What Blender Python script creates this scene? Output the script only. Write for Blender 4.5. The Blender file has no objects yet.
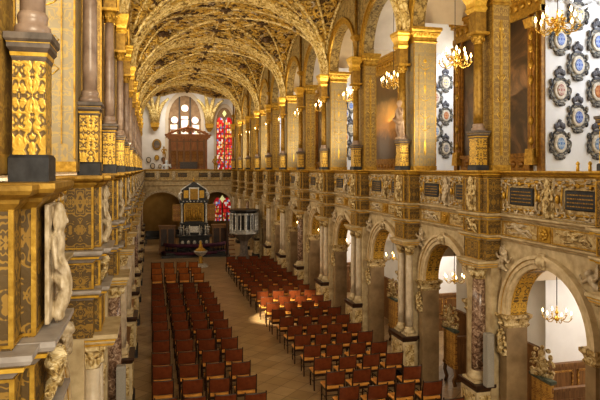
import bpy, math, random
from math import pi, sin, cos, tan, sqrt, atan2, radians
from mathutils import Vector, Matrix
random.seed(7)
SC = bpy.context.scene
COL = SC.collection
H = 6.0                      # eye height above the nave floor
XR, XL = 7.25, -0.8          # arcade planes across / beside the viewer
XC, HW = 3.22, 4.025         # nave axis, half width
D = 4.0                      # bay length
def YK(k): return 3.93 + D * k
def YB(k): return YK(k) + 2.0
ORD = ['first','second','third','fourth','fifth','sixth','seventh','eighth','ninth','tenth','eleventh','twelfth','thirteenth',
       'fourteenth','fifteenth','sixteenth','seventeenth','eighteenth','nineteenth','twentieth','twenty-first','twenty-second','twenty-third']

# ------------------------------------------------------------------ materials
def new_mat(name):
    m = bpy.data.materials.new(name); m.use_nodes = True
    nt = m.node_tree
    for n in list(nt.nodes): nt.nodes.remove(n)
    out = nt.nodes.new('ShaderNodeOutputMaterial')
    b = nt.nodes.new('ShaderNodeBsdfPrincipled')
    nt.links.new(b.outputs[0], out.inputs[0])
    return m, nt, b
def N(nt, typ, **kw):
    n = nt.nodes.new(typ)
    for k, v in kw.items():
        if k.startswith('i_'):
            key = k[2:]
            key = int(key) if key.isdigit() else key
            n.inputs[key].default_value = v
        else: setattr(n, k, v)
    return n
def ramp(nt, stops, fac, interp='LINEAR'):
    r = nt.nodes.new('ShaderNodeValToRGB'); cr = r.color_ramp; cr.interpolation = interp
    while len(cr.elements) < len(stops): cr.elements.new(0.5)
    for e, (p, c) in zip(cr.elements, stops):
        e.position = p; e.color = (c[0], c[1], c[2], 1)
    nt.links.new(fac, r.inputs[0]); return r.outputs[0]
def coords(nt, kind='Object'):
    return nt.nodes.new('ShaderNodeTexCoord').outputs[kind]
def noise(nt, vec, scale, detail=3, rough=.55, dist=0):
    n = N(nt, 'ShaderNodeTexNoise'); n.inputs['Scale'].default_value = scale; n.inputs['Detail'].default_value = detail
    n.inputs['Roughness'].default_value = rough; n.inputs['Distortion'].default_value = dist
    nt.links.new(vec, n.inputs['Vector']); return n.outputs['Fac']
def math_(nt, op, a, b=None):
    n = N(nt, 'ShaderNodeMath', operation=op)
    for i, v in enumerate((a, b)):
        if v is None: continue
        if isinstance(v, (int, float)): n.inputs[i].default_value = v
        else: nt.links.new(v, n.inputs[i])
    return n.outputs[0]
def bump(nt, b, h, strength=.3, dist=.02):
    n = N(nt, 'ShaderNodeBump'); n.inputs['Strength'].default_value = strength; n.inputs['Distance'].default_value = dist
    nt.links.new(h, n.inputs['Height']); nt.links.new(n.outputs[0], b.inputs['Normal'])
def mirrored(nt, sx, sy, sz):
    s = N(nt, 'ShaderNodeSeparateXYZ'); nt.links.new(coords(nt), s.inputs[0])
    c = N(nt, 'ShaderNodeCombineXYZ')
    for i, p in enumerate((sx, sy, sz)):
        nt.links.new(math_(nt, 'PINGPONG', s.outputs[i], p) if p else s.outputs[i], c.inputs[i])
    return c.outputs[0]
def set_b(b, rough=.5, metal=0, spec=.5):
    b.inputs['Roughness'].default_value = rough; b.inputs['Metallic'].default_value = metal
    b.inputs['Specular IOR Level'].default_value = spec
def m_noisy(name, c1, c2, scale=6, rough=.6, metal=0, bs=.2, detail=4, spec=.4):
    m, nt, b = new_mat(name); set_b(b, rough, metal, spec)
    f = noise(nt, coords(nt), scale, detail)
    nt.links.new(ramp(nt, [(.3, c1), (.7, c2)], f), b.inputs['Base Color'])
    if bs: bump(nt, b, f, bs, .02)
    return m
def m_damask(name, dark, light, scale=9, p=(.13, .13, .3), thr=.5, w=.05, rough=.5, metal=.2, bs=.35, third=None):
    m, nt, b = new_mat(name); set_b(b, rough, metal)
    v = mirrored(nt, *p)
    f = noise(nt, v, scale, 1.5, .5, 1.6)
    stops = [(thr - w, dark), (thr + w, light)]
    if third: stops.append((thr + 3.2 * w, third))
    c = ramp(nt, stops, f)
    g = noise(nt, coords(nt), 2.2, 3)
    mx = N(nt, 'ShaderNodeMix', data_type='RGBA', blend_type='MULTIPLY'); mx.inputs[0].default_value = .5
    nt.links.new(c, mx.inputs[6]); nt.links.new(ramp(nt, [(.3, (.6, .56, .5)), (.7, (1.1, 1.1, 1.1))], g), mx.inputs[7])
    nt.links.new(mx.outputs[2], b.inputs['Base Color'])
    if bs: bump(nt, b, f, bs, .03)
    return m
def m_plain(name, c, rough=.5, metal=0, spec=.5):
    m, nt, b = new_mat(name); set_b(b, rough, metal, spec); b.inputs['Base Color'].default_value = (*c, 1); return m
def m_emit(name, c, s):
    m, nt, b = new_mat(name); b.inputs['Base Color'].default_value = (*c, 1)
    b.inputs['Emission Color'].default_value = (*c, 1); b.inputs['Emission Strength'].default_value = s; return m
def m_relief(name, low, mid, high, scale=7, rough=.6, metal=.1, bs=.8, dist=1.2, dd=.05):
    m, nt, b = new_mat(name); set_b(b, rough, metal)
    f = noise(nt, coords(nt), scale, 3, .55, dist)
    nt.links.new(ramp(nt, [(.34, low), (.47, mid), (.6, high)], f), b.inputs['Base Color'])  # low tone paints the carving's shadow into its hollows
    bump(nt, b, f, bs, dd)
    return m
def m_wood(name, c1, c2, rough=.45, sc=3):
    m, nt, b = new_mat(name); set_b(b, rough)
    mp = N(nt, 'ShaderNodeMapping'); mp.inputs['Scale'].default_value = (8, 8, .7); nt.links.new(coords(nt), mp.inputs[0])
    f = noise(nt, mp.outputs[0], sc, 4, .6, .6)
    nt.links.new(ramp(nt, [(.3, c1), (.7, c2)], f), b.inputs['Base Color']); bump(nt, b, f, .1, .01)
    return m

M = {}
GOLD1, GOLD2 = (.30, .165, .02), (.58, .355, .06)
M['gold'] = m_noisy('gilding', GOLD1, GOLD2, 14, .38, .45, .35)
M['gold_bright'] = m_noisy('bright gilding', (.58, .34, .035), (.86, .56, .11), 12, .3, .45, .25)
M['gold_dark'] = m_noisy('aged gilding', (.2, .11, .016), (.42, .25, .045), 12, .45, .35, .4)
M['pier'] = m_damask('grey painted pier with gilt arabesque', (.40, .335, .22), (.40, .335, .22), 8, (.2, .29, .4), .5, .03, .6, .05, .3)
# pier: thin gilt line arabesque
def pier_mat(name, ground, line, p, scale, lw=.028):
    m, nt, b = new_mat(name); set_b(b, .55, .1)
    v = mirrored(nt, *p)
    f = noise(nt, v, scale, 1.0, .4, 1.4)
    d = math_(nt, 'ABSOLUTE', math_(nt, 'SUBTRACT', f, .5))
    c = ramp(nt, [(lw, line), (lw + .02, ground)], d)
    g = noise(nt, coords(nt), 1.7, 3)
    mx = N(nt, 'ShaderNodeMix', data_type='RGBA', blend_type='MULTIPLY'); mx.inputs[0].default_value = .55
    nt.links.new(c, mx.inputs[6]); nt.links.new(ramp(nt, [(.3, (.62, .56, .46)), (.7, (1.1, 1.1, 1.1))], g), mx.inputs[7])
    nt.links.new(mx.outputs[2], b.inputs['Base Color'])
    bump(nt, b, d, .25, .02)
    return m
M['pier'] = pier_mat('grey pier with gilt line arabesque', (.33, .275, .175), (.46, .335, .13), (.17, .185, .62), 9, .03)
M['pier_gold'] = pier_mat('golden pier with arabesque', (.27, .165, .042), (.46, .30, .07), (.105, .185, .55), 10, .04)
M['panel'] = pier_mat('bronze grey panel with gilt damask', (.105, .064, .02), (.29, .17, .03), (.11, .135, .33), 12, .045)
M['pedestal'] = m_damask('gilt pedestal with dark arabesque', (.15, .095, .035), (.62, .385, .06), 13, (.105, .15, .34), .46, .025, .38, .4, .3)
M['stone'] = m_noisy('cream stone', (.32, .235, .125), (.55, .44, .27), 5, .6, 0, .25)
M['stone_gold'] = m_relief('cream stone with gilding', (.12, .07, .02), (.42, .29, .11), (.62, .50, .29), 8, .55, .1, .8)
M['parapet'] = m_relief('carved parapet stone', (.22, .14, .05), (.38, .26, .105), (.5, .38, .19), 7, .6, .05, .6)
M['arch_stone'] = m_noisy('pale arch stone', (.42,.32,.18), (.62,.50,.32), 6, .55, 0, .15)
M['white_stone'] = m_noisy('white carved stone', (.26, .19, .10), (.60, .50, .36), 9, .5, 0, .25)
M['grey_stone'] = m_noisy('grey stone moulding', (.07, .055, .045), (.19, .15, .12), 7, .5, 0, .2)
M['jamb'] = m_noisy('brown stone pilaster', (.19, .125, .06), (.32, .225, .12), 3, .6, 0, .15)
M['rosy_stone'] = m_noisy('rosy alabaster', (.3, .19, .12), (.55, .40, .29), 6, .5, 0, .2)
M['lav_stone'] = m_noisy('lavender grey stone', (.24,.205,.18), (.40,.36,.33), 6, .5, 0, .15)
M['lunette'] = m_relief('olive gilt stucco', (.11,.07,.02), (.27,.18,.055), (.42,.30,.11), 8, .6, .1, .7)
M['black_stone'] = m_noisy('black slate', (.012, .012, .014), (.04, .04, .045), 8, .45, 0, .1)
M['pale_shaft'] = m_noisy('pale limestone shaft', (.36, .285, .195), (.60, .50, .37), 4, .4, 0, .1)
M['pink_shaft'] = m_noisy('mauve marble shaft', (.22, .15, .11), (.42, .31, .24), 5, .3, 0, .1)
def marble():
    m, nt, b = new_mat('red mottled marble'); set_b(b, .25)
    f = noise(nt, coords(nt), 9, 5, .65, 1.5)
    nt.links.new(ramp(nt, [(.3, (.045, .022, .015)), (.46, (.14, .08, .05)), (.56, (.28, .185, .125)), (.68, (.52, .41, .31))], f), b.inputs['Base Color'])
    return m
M['marble'] = marble()
M['plaster'] = m_noisy('white plaster', (.72, .70, .68), (.82, .80, .78), 1.5, .8, 0, .05)
M['cream'] = m_noisy('cream plaster', (.58, .48, .36), (.70, .60, .47), 1.5, .8, 0, .08)
M['ochre'] = m_noisy('ochre plaster', (.26, .16, .05), (.40, .26, .09), 1.2, .8, 0, .1)
M['wood'] = m_wood('oak panelling', (.12, .052, .016), (.29, .15, .05))
M['wood_gold'] = m_damask('painted oak with gilt ornament', (.30, .14, .035), (.58, .34, .08), 12, (.1, .1, .15), .5, .03, .45, .1, .2)
M['teal_wood'] = m_noisy('teal painted rail', (.06,.08,.065), (.14,.16,.12), 8, .5, 0, .1)
M['pale_blue'] = m_noisy('pale blue and white', (.35,.45,.62), (.8,.82,.84), 8, .6, 0, .1)
M['wood_red'] = m_wood('organ oak', (.22, .075, .018), (.47, .20, .06))
M['wood_dark'] = m_wood('dark chair wood', (.02, .009, .005), (.065, .028, .013), .35)
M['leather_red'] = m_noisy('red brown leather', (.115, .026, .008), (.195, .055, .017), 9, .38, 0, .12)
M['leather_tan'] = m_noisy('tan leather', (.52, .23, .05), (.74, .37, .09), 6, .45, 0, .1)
M['leather_red_lit'] = m_noisy('lit orange leather', (.26, .075, .014), (.40, .14, .03), 6, .42, 0, .1)  # chair leather of the front rows, light painted in as orange
M['black'] = m_noisy('ebony', (.008, .007, .007), (.03, .026, .024), 5, .35, 0, .05)
M['silver'] = m_noisy('silver', (.32, .31, .29), (.66, .64, .60), 14, .32, .5, .4)
M['purple'] = m_noisy('purple velvet', (.035, .008, .022), (.09, .02, .05), 6, .8, 0, .15)
M['speaker'] = m_noisy('grey speaker cloth', (.24, .22, .185), (.30, .275, .24), 60, .8, 0, .1)
M['candle'] = m_plain('candle wax', (.85, .78, .6), .6)
M['flame'] = m_emit('candle bulb', (1, .66, .26), 14)
M['frame_gold'] = m_noisy('reddish gilt frame', (.16,.07,.012), (.38,.19,.03), 10, .4, .3, .4)
M['brass'] = m_noisy('brass', (.62, .38, .06), (.95, .68, .2), 25, .22, .7, .3)
M['glass_dark'] = m_noisy('shield enamel blue', (.02, .04, .22), (.25, .35, .6), 26, .25, 0, 0)
SHIELD_COL = [((.02, .05, .30), (.25, .32, .52)), ((.30, .05, .04), (.5, .38, .27)), ((.04, .10, .35), (.70, .55, .2)),
              ((.05, .16, .40), (.4, .47, .55)), ((.38, .10, .03), (.55, .26, .1)), ((.15, .15, .2), (.42, .39, .36))]
for i, (a, b_) in enumerate(SHIELD_COL):
    M['enamel%d' % i] = m_damask('painted coat of arms', a, b_, 14, (.07, 0, .11), .53, .03, .35, 0, .05)
M['shield_frame'] = m_relief('grey carved cartouche', (.012, .012, .015), (.05, .048, .05), (.33, .29, .22), 14, .5, .05, .5)
M['shield_inner'] = m_noisy('ivory cartouche band', (.46, .39, .29), (.74, .67, .56), 20, .5, 0, .2)
M['lead_crown'] = m_noisy('dark crown', (.05, .05, .06), (.16, .15, .16), 20, .5, .1, .3)

def vault_mat():
    m, nt, b = new_mat('stuccoed vault'); set_b(b, .6, .1)
    co = coords(nt)
    f = noise(nt, co, 3.4, 5, .62, 1.8)
    f2 = noise(nt, co, .55, 2)
    s = math_(nt, 'ADD', math_(nt, 'MULTIPLY', f, .85), math_(nt, 'MULTIPLY', f2, .15))
    nt.links.new(ramp(nt, [(.36, (.03, .016, .004)), (.43, (.17, .09, .016)), (.50, (.46, .30, .065)), (.57, (.64, .49, .20)), (.68, (.58, .44, .27))], s), b.inputs['Base Color'])  # darkest stops paint brown shadow between the stucco forms
    bump(nt, b, f, 1.0, .12)
    return m
M['vault'] = vault_mat()
M['stucco_leaf'] = m_noisy('gilt stucco leaf', (.34, .2, .035), (.72, .48, .11), 6, .5, .3, .3)
M['stucco_dark'] = m_noisy('dark bronze rosette', (.05, .026, .01), (.16, .085, .022), 8, .5, .2, .3)  # dark tone of the bosses and the darker curls
M['rib'] = m_relief('gilt rib', (.17, .10, .022), (.54, .38, .115), (.78, .64, .33), 7, .5, .2, .6)

def floor_mat():
    m, nt, b = new_mat('stone paving'); set_b(b, .32, 0, .5)
    mp = N(nt, 'ShaderNodeMapping'); mp.inputs['Rotation'].default_value = (0, 0, radians(45)); nt.links.new(coords(nt), mp.inputs[0])
    br = N(nt, 'ShaderNodeTexBrick', offset=0.0, squash=1.0); nt.links.new(mp.outputs[0], br.inputs['Vector'])
    br.inputs['Scale'].default_value = 1.0; br.inputs['Brick Width'].default_value = .55; br.inputs['Row Height'].default_value = .55
    br.inputs['Mortar Size'].default_value = .008
    br.inputs['Color1'].default_value = (.30, .21, .11, 1); br.inputs['Color2'].default_value = (.40, .29, .165, 1); br.inputs['Mortar'].default_value = (.10, .065, .035, 1)
    g = noise(nt, coords(nt), 1.3, 4)
    mx = N(nt, 'ShaderNodeMix', data_type='RGBA', blend_type='MULTIPLY'); mx.inputs[0].default_value = .7
    nt.links.new(br.outputs[0], mx.inputs[6]); nt.links.new(ramp(nt, [(.3, (.7, .64, .58)), (.7, (1.15, 1.1, 1.05))], g), mx.inputs[7])
    nt.links.new(mx.outputs[2], b.inputs['Base Color'])
    return m
M['floor'] = floor_mat()
def canvas_mat(name, stops, scale=.8, zgrad=0):
    m, nt, b = new_mat(name); set_b(b, .3)
    f = noise(nt, coords(nt), scale, 5, .6, .8)
    nt.links.new(ramp(nt, stops, f), b.inputs['Base Color']); return m
M['canvas_dark'] = canvas_mat('dark oil painting', [(.3, (.018, .012, .008)), (.5, (.07, .04, .022)), (.62, (.16, .085, .04)), (.75, (.34, .19, .10))], 1.2)
def sunset_canvas():
    m, nt, b = new_mat('oil painting with glowing sky'); set_b(b, .3)
    s = N(nt, 'ShaderNodeSeparateXYZ'); co = coords(nt); nt.links.new(co, s.inputs[0])
    f = noise(nt, co, 1.4, 5, .6, .8)
    z = math_(nt, 'ADD', s.outputs[2], math_(nt, 'MULTIPLY', math_(nt, 'SUBTRACT', f, .5), 1.1))
    z = math_(nt, 'DIVIDE', math_(nt, 'SUBTRACT', z, H), 4.2)
    nt.links.new(ramp(nt, [(.0, (.03, .018, .01)), (.28, (.12, .06, .025)), (.40, (.55, .25, .05)), (.52, (.42, .22, .06)), (.66, (.08, .05, .025)), (.85, (.16, .1, .05))], z), b.inputs['Base Color'])
    return m
M['canvas_glow'] = sunset_canvas()
def stained(name, cols, s=2.2, strength=.4):
    m, nt, b = new_mat(name); set_b(b, .2)
    mp = N(nt, 'ShaderNodeMapping'); mp.inputs['Scale'].default_value = (3.4, .01, 2.2); nt.links.new(coords(nt), mp.inputs[0])
    v = N(nt, 'ShaderNodeTexVoronoi', feature='F1', distance='CHEBYCHEV'); v.inputs['Scale'].default_value = s; v.inputs['Randomness'].default_value = .55
    nt.links.new(mp.outputs[0], v.inputs['Vector'])
    sp = N(nt, 'ShaderNodeSeparateColor'); nt.links.new(v.outputs['Color'], sp.inputs[0])
    c = ramp(nt, cols, sp.outputs[0], 'CONSTANT')
    nt.links.new(c, b.inputs['Base Color']); nt.links.new(c, b.inputs['Emission Color']); b.inputs['Emission Strength'].default_value = strength
    return m
M['stained_red'] = stained('red stained glass', [(0, (.55, .015, .02)), (.25, (.75, .04, .03)), (.5, (.85, .55, .12)), (.58, (.9, .8, .7)), (.68, (.2, .26, .6)), (.76, (.6, .02, .03)), (.93, (.85, .4, .1))])
M['stained_pale'] = stained('pale stained glass', [(0, (1, .95, .85)), (.35, (1, .85, .6)), (.55, (.95, .6, .65)), (.7, (1, 1, .95)), (.85, (.75, .8, 1))], 1.6, .42)
M['tracery'] = m_noisy('brown stone tracery', (.20,.12,.06), (.34,.22,.12), 3, .7, 0, .1)
M['daylight'] = m_emit('daylit window glass', (.9, .95, 1), 2.5)
M['stained_yellow'] = m_emit('yellow green glass', (.8,.75,.35), .6)
M['lead'] = m_plain('lead came', (.06, .05, .045), .6)

# ------------------------------------------------------------------ mesh building
class MB:
    def __init__(s): s.v = []; s.f = []; s.sm = []
    def add(s, vs, fs, smooth=False):
        o = len(s.v); s.v += [tuple(p) for p in vs]
        for f in fs: s.f.append(tuple(i + o for i in f)); s.sm.append(smooth)
        return s
    def box(s, x0, x1, y0, y1, z0, z1):
        vs = [(x0,y0,z0),(x1,y0,z0),(x1,y1,z0),(x0,y1,z0),(x0,y0,z1),(x1,y0,z1),(x1,y1,z1),(x0,y1,z1)]
        return s.add(vs, [(3,2,1,0),(4,5,6,7),(0,1,5,4),(1,2,6,5),(2,3,7,6),(3,0,4,7)])
    def loft(s, cx, cy, secs):            # stack of rectangles (hx, hy, z)
        vs = []; fs = []
        for hx, hy, z in secs: vs += [(cx-hx,cy-hy,z),(cx+hx,cy-hy,z),(cx+hx,cy+hy,z),(cx-hx,cy+hy,z)]
        n = len(secs)
        for i in range(n-1):
            for j in range(4):
                a, b = i*4+j, i*4+(j+1)%4; fs.append((a, b, b+4, a+4))
        fs += [(3,2,1,0), tuple(range(4*n-4, 4*n))]
        return s.add(vs, fs)
    def lathe(s, cx, cy, prof, seg=16, smooth=True):
        vs = []; fs = []; n = len(prof)
        for r, z in prof:
            for j in range(seg):
                t = 2*pi*j/seg; vs.append((cx+r*cos(t), cy+r*sin(t), z))
        for i in range(n-1):
            for j in range(seg):
                a, b = i*seg+j, i*seg+(j+1)%seg; fs.append((a, b, b+seg, a+seg))
        fs += [tuple(range(seg-1,-1,-1)), tuple(range((n-1)*seg, n*seg))]
        return s.add(vs, fs, smooth)
    def tube(s, pts, r, seg=6, smooth=True):
        pts = [Vector(p) for p in pts]; n = len(pts)
        rs = r if isinstance(r, (list, tuple)) else [r]*n
        vs = []; fs = []; up = None
        for i, p in enumerate(pts):
            d = (pts[min(i+1,n-1)] - pts[max(i-1,0)])
            d = d.normalized() if d.length > 1e-9 else Vector((0,0,1))
            if up is None:
                up = Vector((0,0,1)) if abs(d.z) < .9 else Vector((1,0,0))
            a = d.cross(up)
            if a.length < 1e-4: a = d.cross(Vector((.3,1,.2)))
            a.normalize(); b = a.cross(d).normalized(); up = b
            for j in range(seg):
                t = 2*pi*j/seg; vs.append(p + a*(cos(t)*rs[i]) + b*(sin(t)*rs[i]))
        for i in range(n-1):
            for j in range(seg):
                q, w = i*seg+j, i*seg+(j+1)%seg; fs.append((q, w, w+seg, q+seg))
        fs += [tuple(range(seg-1,-1,-1)), tuple(range((n-1)*seg, n*seg))]
        return s.add(vs, fs, smooth)
    def ell(s, c, r, rot=None, seg=10, rings=7):
        if not isinstance(r, (tuple, list)): r = (r,r,r)
        vs = []; fs = []
        for i in range(1, rings):
            p = pi*i/rings
            for j in range(seg):
                t = 2*pi*j/seg; vs.append(Vector((r[0]*sin(p)*cos(t), r[1]*sin(p)*sin(t), r[2]*cos(p))))
        vs += [Vector((0,0,r[2])), Vector((0,0,-r[2]))]
        if rot is not None:
            Rm = Matrix.Rotation(rot[0],3,'X') if False else (Matrix.Rotation(rot[2],3,'Z') @ Matrix.Rotation(rot[1],3,'Y') @ Matrix.Rotation(rot[0],3,'X'))
            vs = [Rm @ v for v in vs]
        vs = [v + Vector(c) for v in vs]
        for i in range(rings-2):
            for j in range(seg):
                a, b = i*seg+j, i*seg+(j+1)%seg; fs.append((b, a, a+seg, b+seg))
        T = (rings-1)*seg; L = (rings-2)*seg
        for j in range(seg):
            fs.append((j, (j+1)%seg, T)); fs.append((L+(j+1)%seg, L+j, T+1))
        return s.add(vs, fs, True)
    def cap(s, p0, p1, r0, r1, seg=9):
        s.tube([p0, p1], [r0, r1], seg); s.ell(p0, r0, seg=seg); s.ell(p1, r1, seg=seg); return s
    def prof_y(s, prof, y0, y1):            # closed (x,z) profile extruded along y
        n = len(prof); vs = [(x,y0,z) for x,z in prof] + [(x,y1,z) for x,z in prof]
        fs = [(i,(i+1)%n,n+(i+1)%n,n+i) for i in range(n)] + [tuple(range(n-1,-1,-1)), tuple(range(n,2*n))]
        return s.add(vs, fs)
    def prof_x(s, prof, x0, x1):            # closed (y,z) profile extruded along x
        n = len(prof); vs = [(x0,y,z) for y,z in prof] + [(x1,y,z) for y,z in prof]
        fs = [(i,(i+1)%n,n+(i+1)%n,n+i) for i in range(n)] + [tuple(range(n-1,-1,-1)), tuple(range(n,2*n))]
        return s.add(vs, fs)
    def ring(s, r0, r1, x0, x1, zs, n=20, k=1.0, yc=0):      # half-ring arch band, extruded in x
        vs = []
        for i in range(n+1):
            t = pi*i/n
            for r in (r0, r1):
                for x in (x0, x1): vs.append((x, yc+r*cos(t), zs+r*k*sin(t)))
        fs = []
        for i in range(n):
            a, b = i*4, i*4+4
            fs += [(a,a+2,b+2,b), (a+3,a+1,b+1,b+3), (a+1,a,b,b+1), (a+2,a+3,b+3,b+2)]
        fs += [(0,1,3,2), (n*4+2,n*4+3,n*4+1,n*4)]
        return s.add(vs, fs)
    def archwall(s, y0, y1, zb, zt, r, zs, x0, x1, n=20, k=1.0, yc=0):   # wall with an arched opening
        for a, b in ((y0, yc-r), (yc+r, y1)):
            if b-a > 1e-4: s.box(x0, x1, a, b, zb, zt)
        vs = []
        for i in range(n+1):
            t = pi*i/n; y = yc+r*cos(t); z = zs+r*k*sin(t)
            vs += [(x0,y,z),(x1,y,z),(x0,y,zt),(x1,y,zt)]
        fs = []
        for i in range(n):
            a, b = i*4, i*4+4
            fs += [(a,a+2,b+2,b), (a+3,a+1,b+1,b+3), (a,b,b+1,a+1), (a+2,a+3,b+3,b+2)]
        return s.add(vs, fs)
    def mesh(s, name, mat=None):
        me = bpy.data.meshes.new(name); me.from_pydata([tuple(p) for p in s.v], [], s.f)
        me.polygons.foreach_set('use_smooth', s.sm)
        if mat: me.materials.append(mat)
        me.update(); return me
def rotmb(mb, swap):   # exchange x and y so that walls run along x
    mb.v = [swap(p) for p in mb.v]; return mb

def obj(name, me, parent=None, loc=(0,0,0), rz=0, sc=None, rot=None):
    o = bpy.data.objects.new(name, me); COL.objects.link(o)
    o.location = loc; o.rotation_euler = rot if rot else (0,0,rz)
    if sc is not None: o.scale = sc if isinstance(sc, (tuple, list)) else (sc,sc,sc)
    if parent: o.parent = parent
    return o
def thing(name, label, cat, loc=(0,0,0), rz=0, group=None, me=None, sc=None):
    o = obj(name, me, None, loc, rz, sc); o['label'] = label; o['category'] = cat; o['kind'] = 'thing'
    if group: o['group'] = group
    return o
def struct(name, me, loc=(0,0,0), rz=0, label=None):
    o = obj(name, me, None, loc, rz); o['kind'] = 'structure'
    o['category'] = name.split('_')[0]
    if label: o['label'] = label
    return o
_cache = {}
def cached(key, fn, mat):
    if key not in _cache:
        mb = MB(); fn(mb); _cache[key] = mb.mesh(key, M[mat])
    return _cache[key]

def sculpt(key, fn, mat, voxel):
    """one continuous carved surface out of overlapping volumes"""
    if key in _cache: return _cache[key]
    mb = MB(); fn(mb); me = mb.mesh(key, M[mat])
    o = bpy.data.objects.new('tmp', me); COL.objects.link(o)
    r = o.modifiers.new('r', 'REMESH'); r.mode = 'VOXEL'; r.voxel_size = voxel; r.use_smooth_shade = True
    s = o.modifiers.new('s', 'SMOOTH'); s.iterations = 1; s.factor = .4
    dg = bpy.context.evaluated_depsgraph_get()
    out = bpy.data.meshes.new_from_object(o.evaluated_get(dg)); out.name = key
    bpy.data.objects.remove(o); bpy.data.meshes.remove(me)
    if not out.materials: out.materials.append(M[mat])
    _cache[key] = out; return out

# ------------------------------------------------------------------ carved figures (front faces local -y)
def f_putto(mb):                     # standing figure 1.0 high
    mb.ell((0,0,.9), (.068,.075,.088)); mb.ell((0,-.072,.895), (.014,.02,.018)); mb.ell((0,.015,.925), (.078,.08,.075))
    mb.cap((0,0,.80),(0,0,.86),.035,.035)
    mb.cap((0,0,.72),(0,.01,.52),.10,.085); mb.ell((0,.0,.75),(.14,.07,.06)); mb.ell((0,.0,.50),(.115,.09,.08))
    for s in (-1,1):
        mb.cap((s*.06,0,.48),(s*.07,-.03,.26),.068,.05); mb.cap((s*.07,-.03,.26),(s*.065,.01,.05),.045,.03)
        mb.ell((s*.07,-.03,.03),(.035,.065,.03))
    mb.cap((-.14,0,.75),(-.21,-.02,.58),.042,.034); mb.cap((-.21,-.02,.58),(-.12,-.12,.52),.032,.025); mb.ell((-.11,-.13,.52),(.03,.03,.03))
    mb.cap((.14,0,.75),(.22,-.03,.62),.042,.034); mb.cap((.22,-.03,.62),(.2,-.12,.75),.032,.025); mb.ell((.2,-.13,.77),(.03,.03,.035))
    mb.cap((-.12,-.06,.48),(.12,-.05,.42),.05,.06); mb.cap((.1,.02,.45),(.12,.05,.12),.06,.04)
def f_herm(mb):                      # half figure growing out of a scroll, 1.0 high, projecting to -y
    mb.ell((0,-.16,.86), (.09,.1,.115)); mb.ell((0,-.265,.845),(.018,.03,.03)); mb.ell((0,-.12,.9),(.11,.115,.11))
    mb.ell((-.1,-.1,.84),(.04,.06,.09)); mb.ell((.1,-.1,.84),(.04,.06,.09))
    mb.cap((0,-.1,.74),(0,-.12,.8),.05,.05)
    mb.ell((0,-.08,.68),(.2,.1,.09)); mb.cap((0,-.1,.64),(0,-.08,.46),.13,.10)
    mb.cap((-.19,-.08,.68),(-.25,-.14,.5),.06,.05); mb.cap((-.25,-.14,.5),(-.12,-.22,.42),.045,.035); mb.ell((-.1,-.23,.42),.045)
    mb.cap((.19,-.08,.68),(.25,-.12,.5),.06,.05); mb.cap((.25,-.12,.5),(.1,-.2,.46),.045,.035); mb.ell((.08,-.21,.46),.045)
    pts = [(0, -.10-.14*sin(t*pi*1.15), .45-.42*t) for t in [i/8 for i in range(9)]]
    mb.tube(pts, [.15-.06*i/8 for i in range(9)], 9)
    mb.ell((0,-.2,.3),(.17,.07,.05)); mb.ell((0,-.13,.03),(.11,.1,.05))
    mb.box(-.24,.24,-.02,.06,.0,1.0)
def f_angel(mb):                     # reclining winged relief, ~1.0 wide
    mb.ell((-.16,-.09,.28),(.075,.085,.09)); mb.ell((-.18,-.175,.275),(.016,.02,.02)); mb.ell((-.145,-.07,.31),(.085,.085,.075))
    mb.cap((-.12,-.05,.18),(.08,-.05,-.02),.10,.085); mb.ell((-.1,-.06,.17),(.13,.07,.09))
    mb.cap((.1,-.05,-.04),(.3,-.07,.06),.08,.06); mb.cap((.3,-.07,.06),(.42,-.05,-.16),.05,.035)
    mb.cap((.06,-.05,-.08),(.22,-.06,-.16),.08,.055); mb.cap((.22,-.06,-.16),(.4,-.05,-.28),.05,.03)
    mb.cap((-.2,-.07,.15),(-.34,-.09,.05),.045,.035); mb.cap((-.34,-.09,.05),(-.44,-.07,.18),.035,.025); mb.ell((-.45,-.07,.2),.03)
    mb.cap((-.04,-.08,.16),(.1,-.13,.18),.045,.035); mb.cap((.1,-.13,.18),(.2,-.1,.28),.035,.025)
    for i in range(5):
        a = radians(20 + 17*i); mb.cap((-.02,.0,.2),(-.02+.38*cos(a),.02,.2+.28*sin(a)),.06,.025)
    mb.cap((.0,-.02,-.12),(-.25,-.02,-.2),.07,.05); mb.cap((-.25,-.02,-.2),(-.36,-.02,-.12),.05,.03)
def f_head(mb):                      # keystone mask
    mb.ell((0,-.1,.0),(.12,.12,.16)); mb.ell((0,-.22,-.02),(.022,.035,.04)); mb.ell((0,-.07,.06),(.15,.12,.13))
    mb.ell((0,-.2,-.085),(.05,.03,.018)); mb.ell((-.06,-.19,-.03),(.04,.03,.03)); mb.ell((.06,-.19,-.03),(.04,.03,.03))
    mb.ell((-.15,-.05,-.02),(.06,.06,.14)); mb.ell((.15,-.05,-.02),(.06,.06,.14)); mb.ell((0,-.05,-.18),(.09,.07,.07))
    mb.box(-.14,.14,-.03,.06,-.26,.26)
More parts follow.
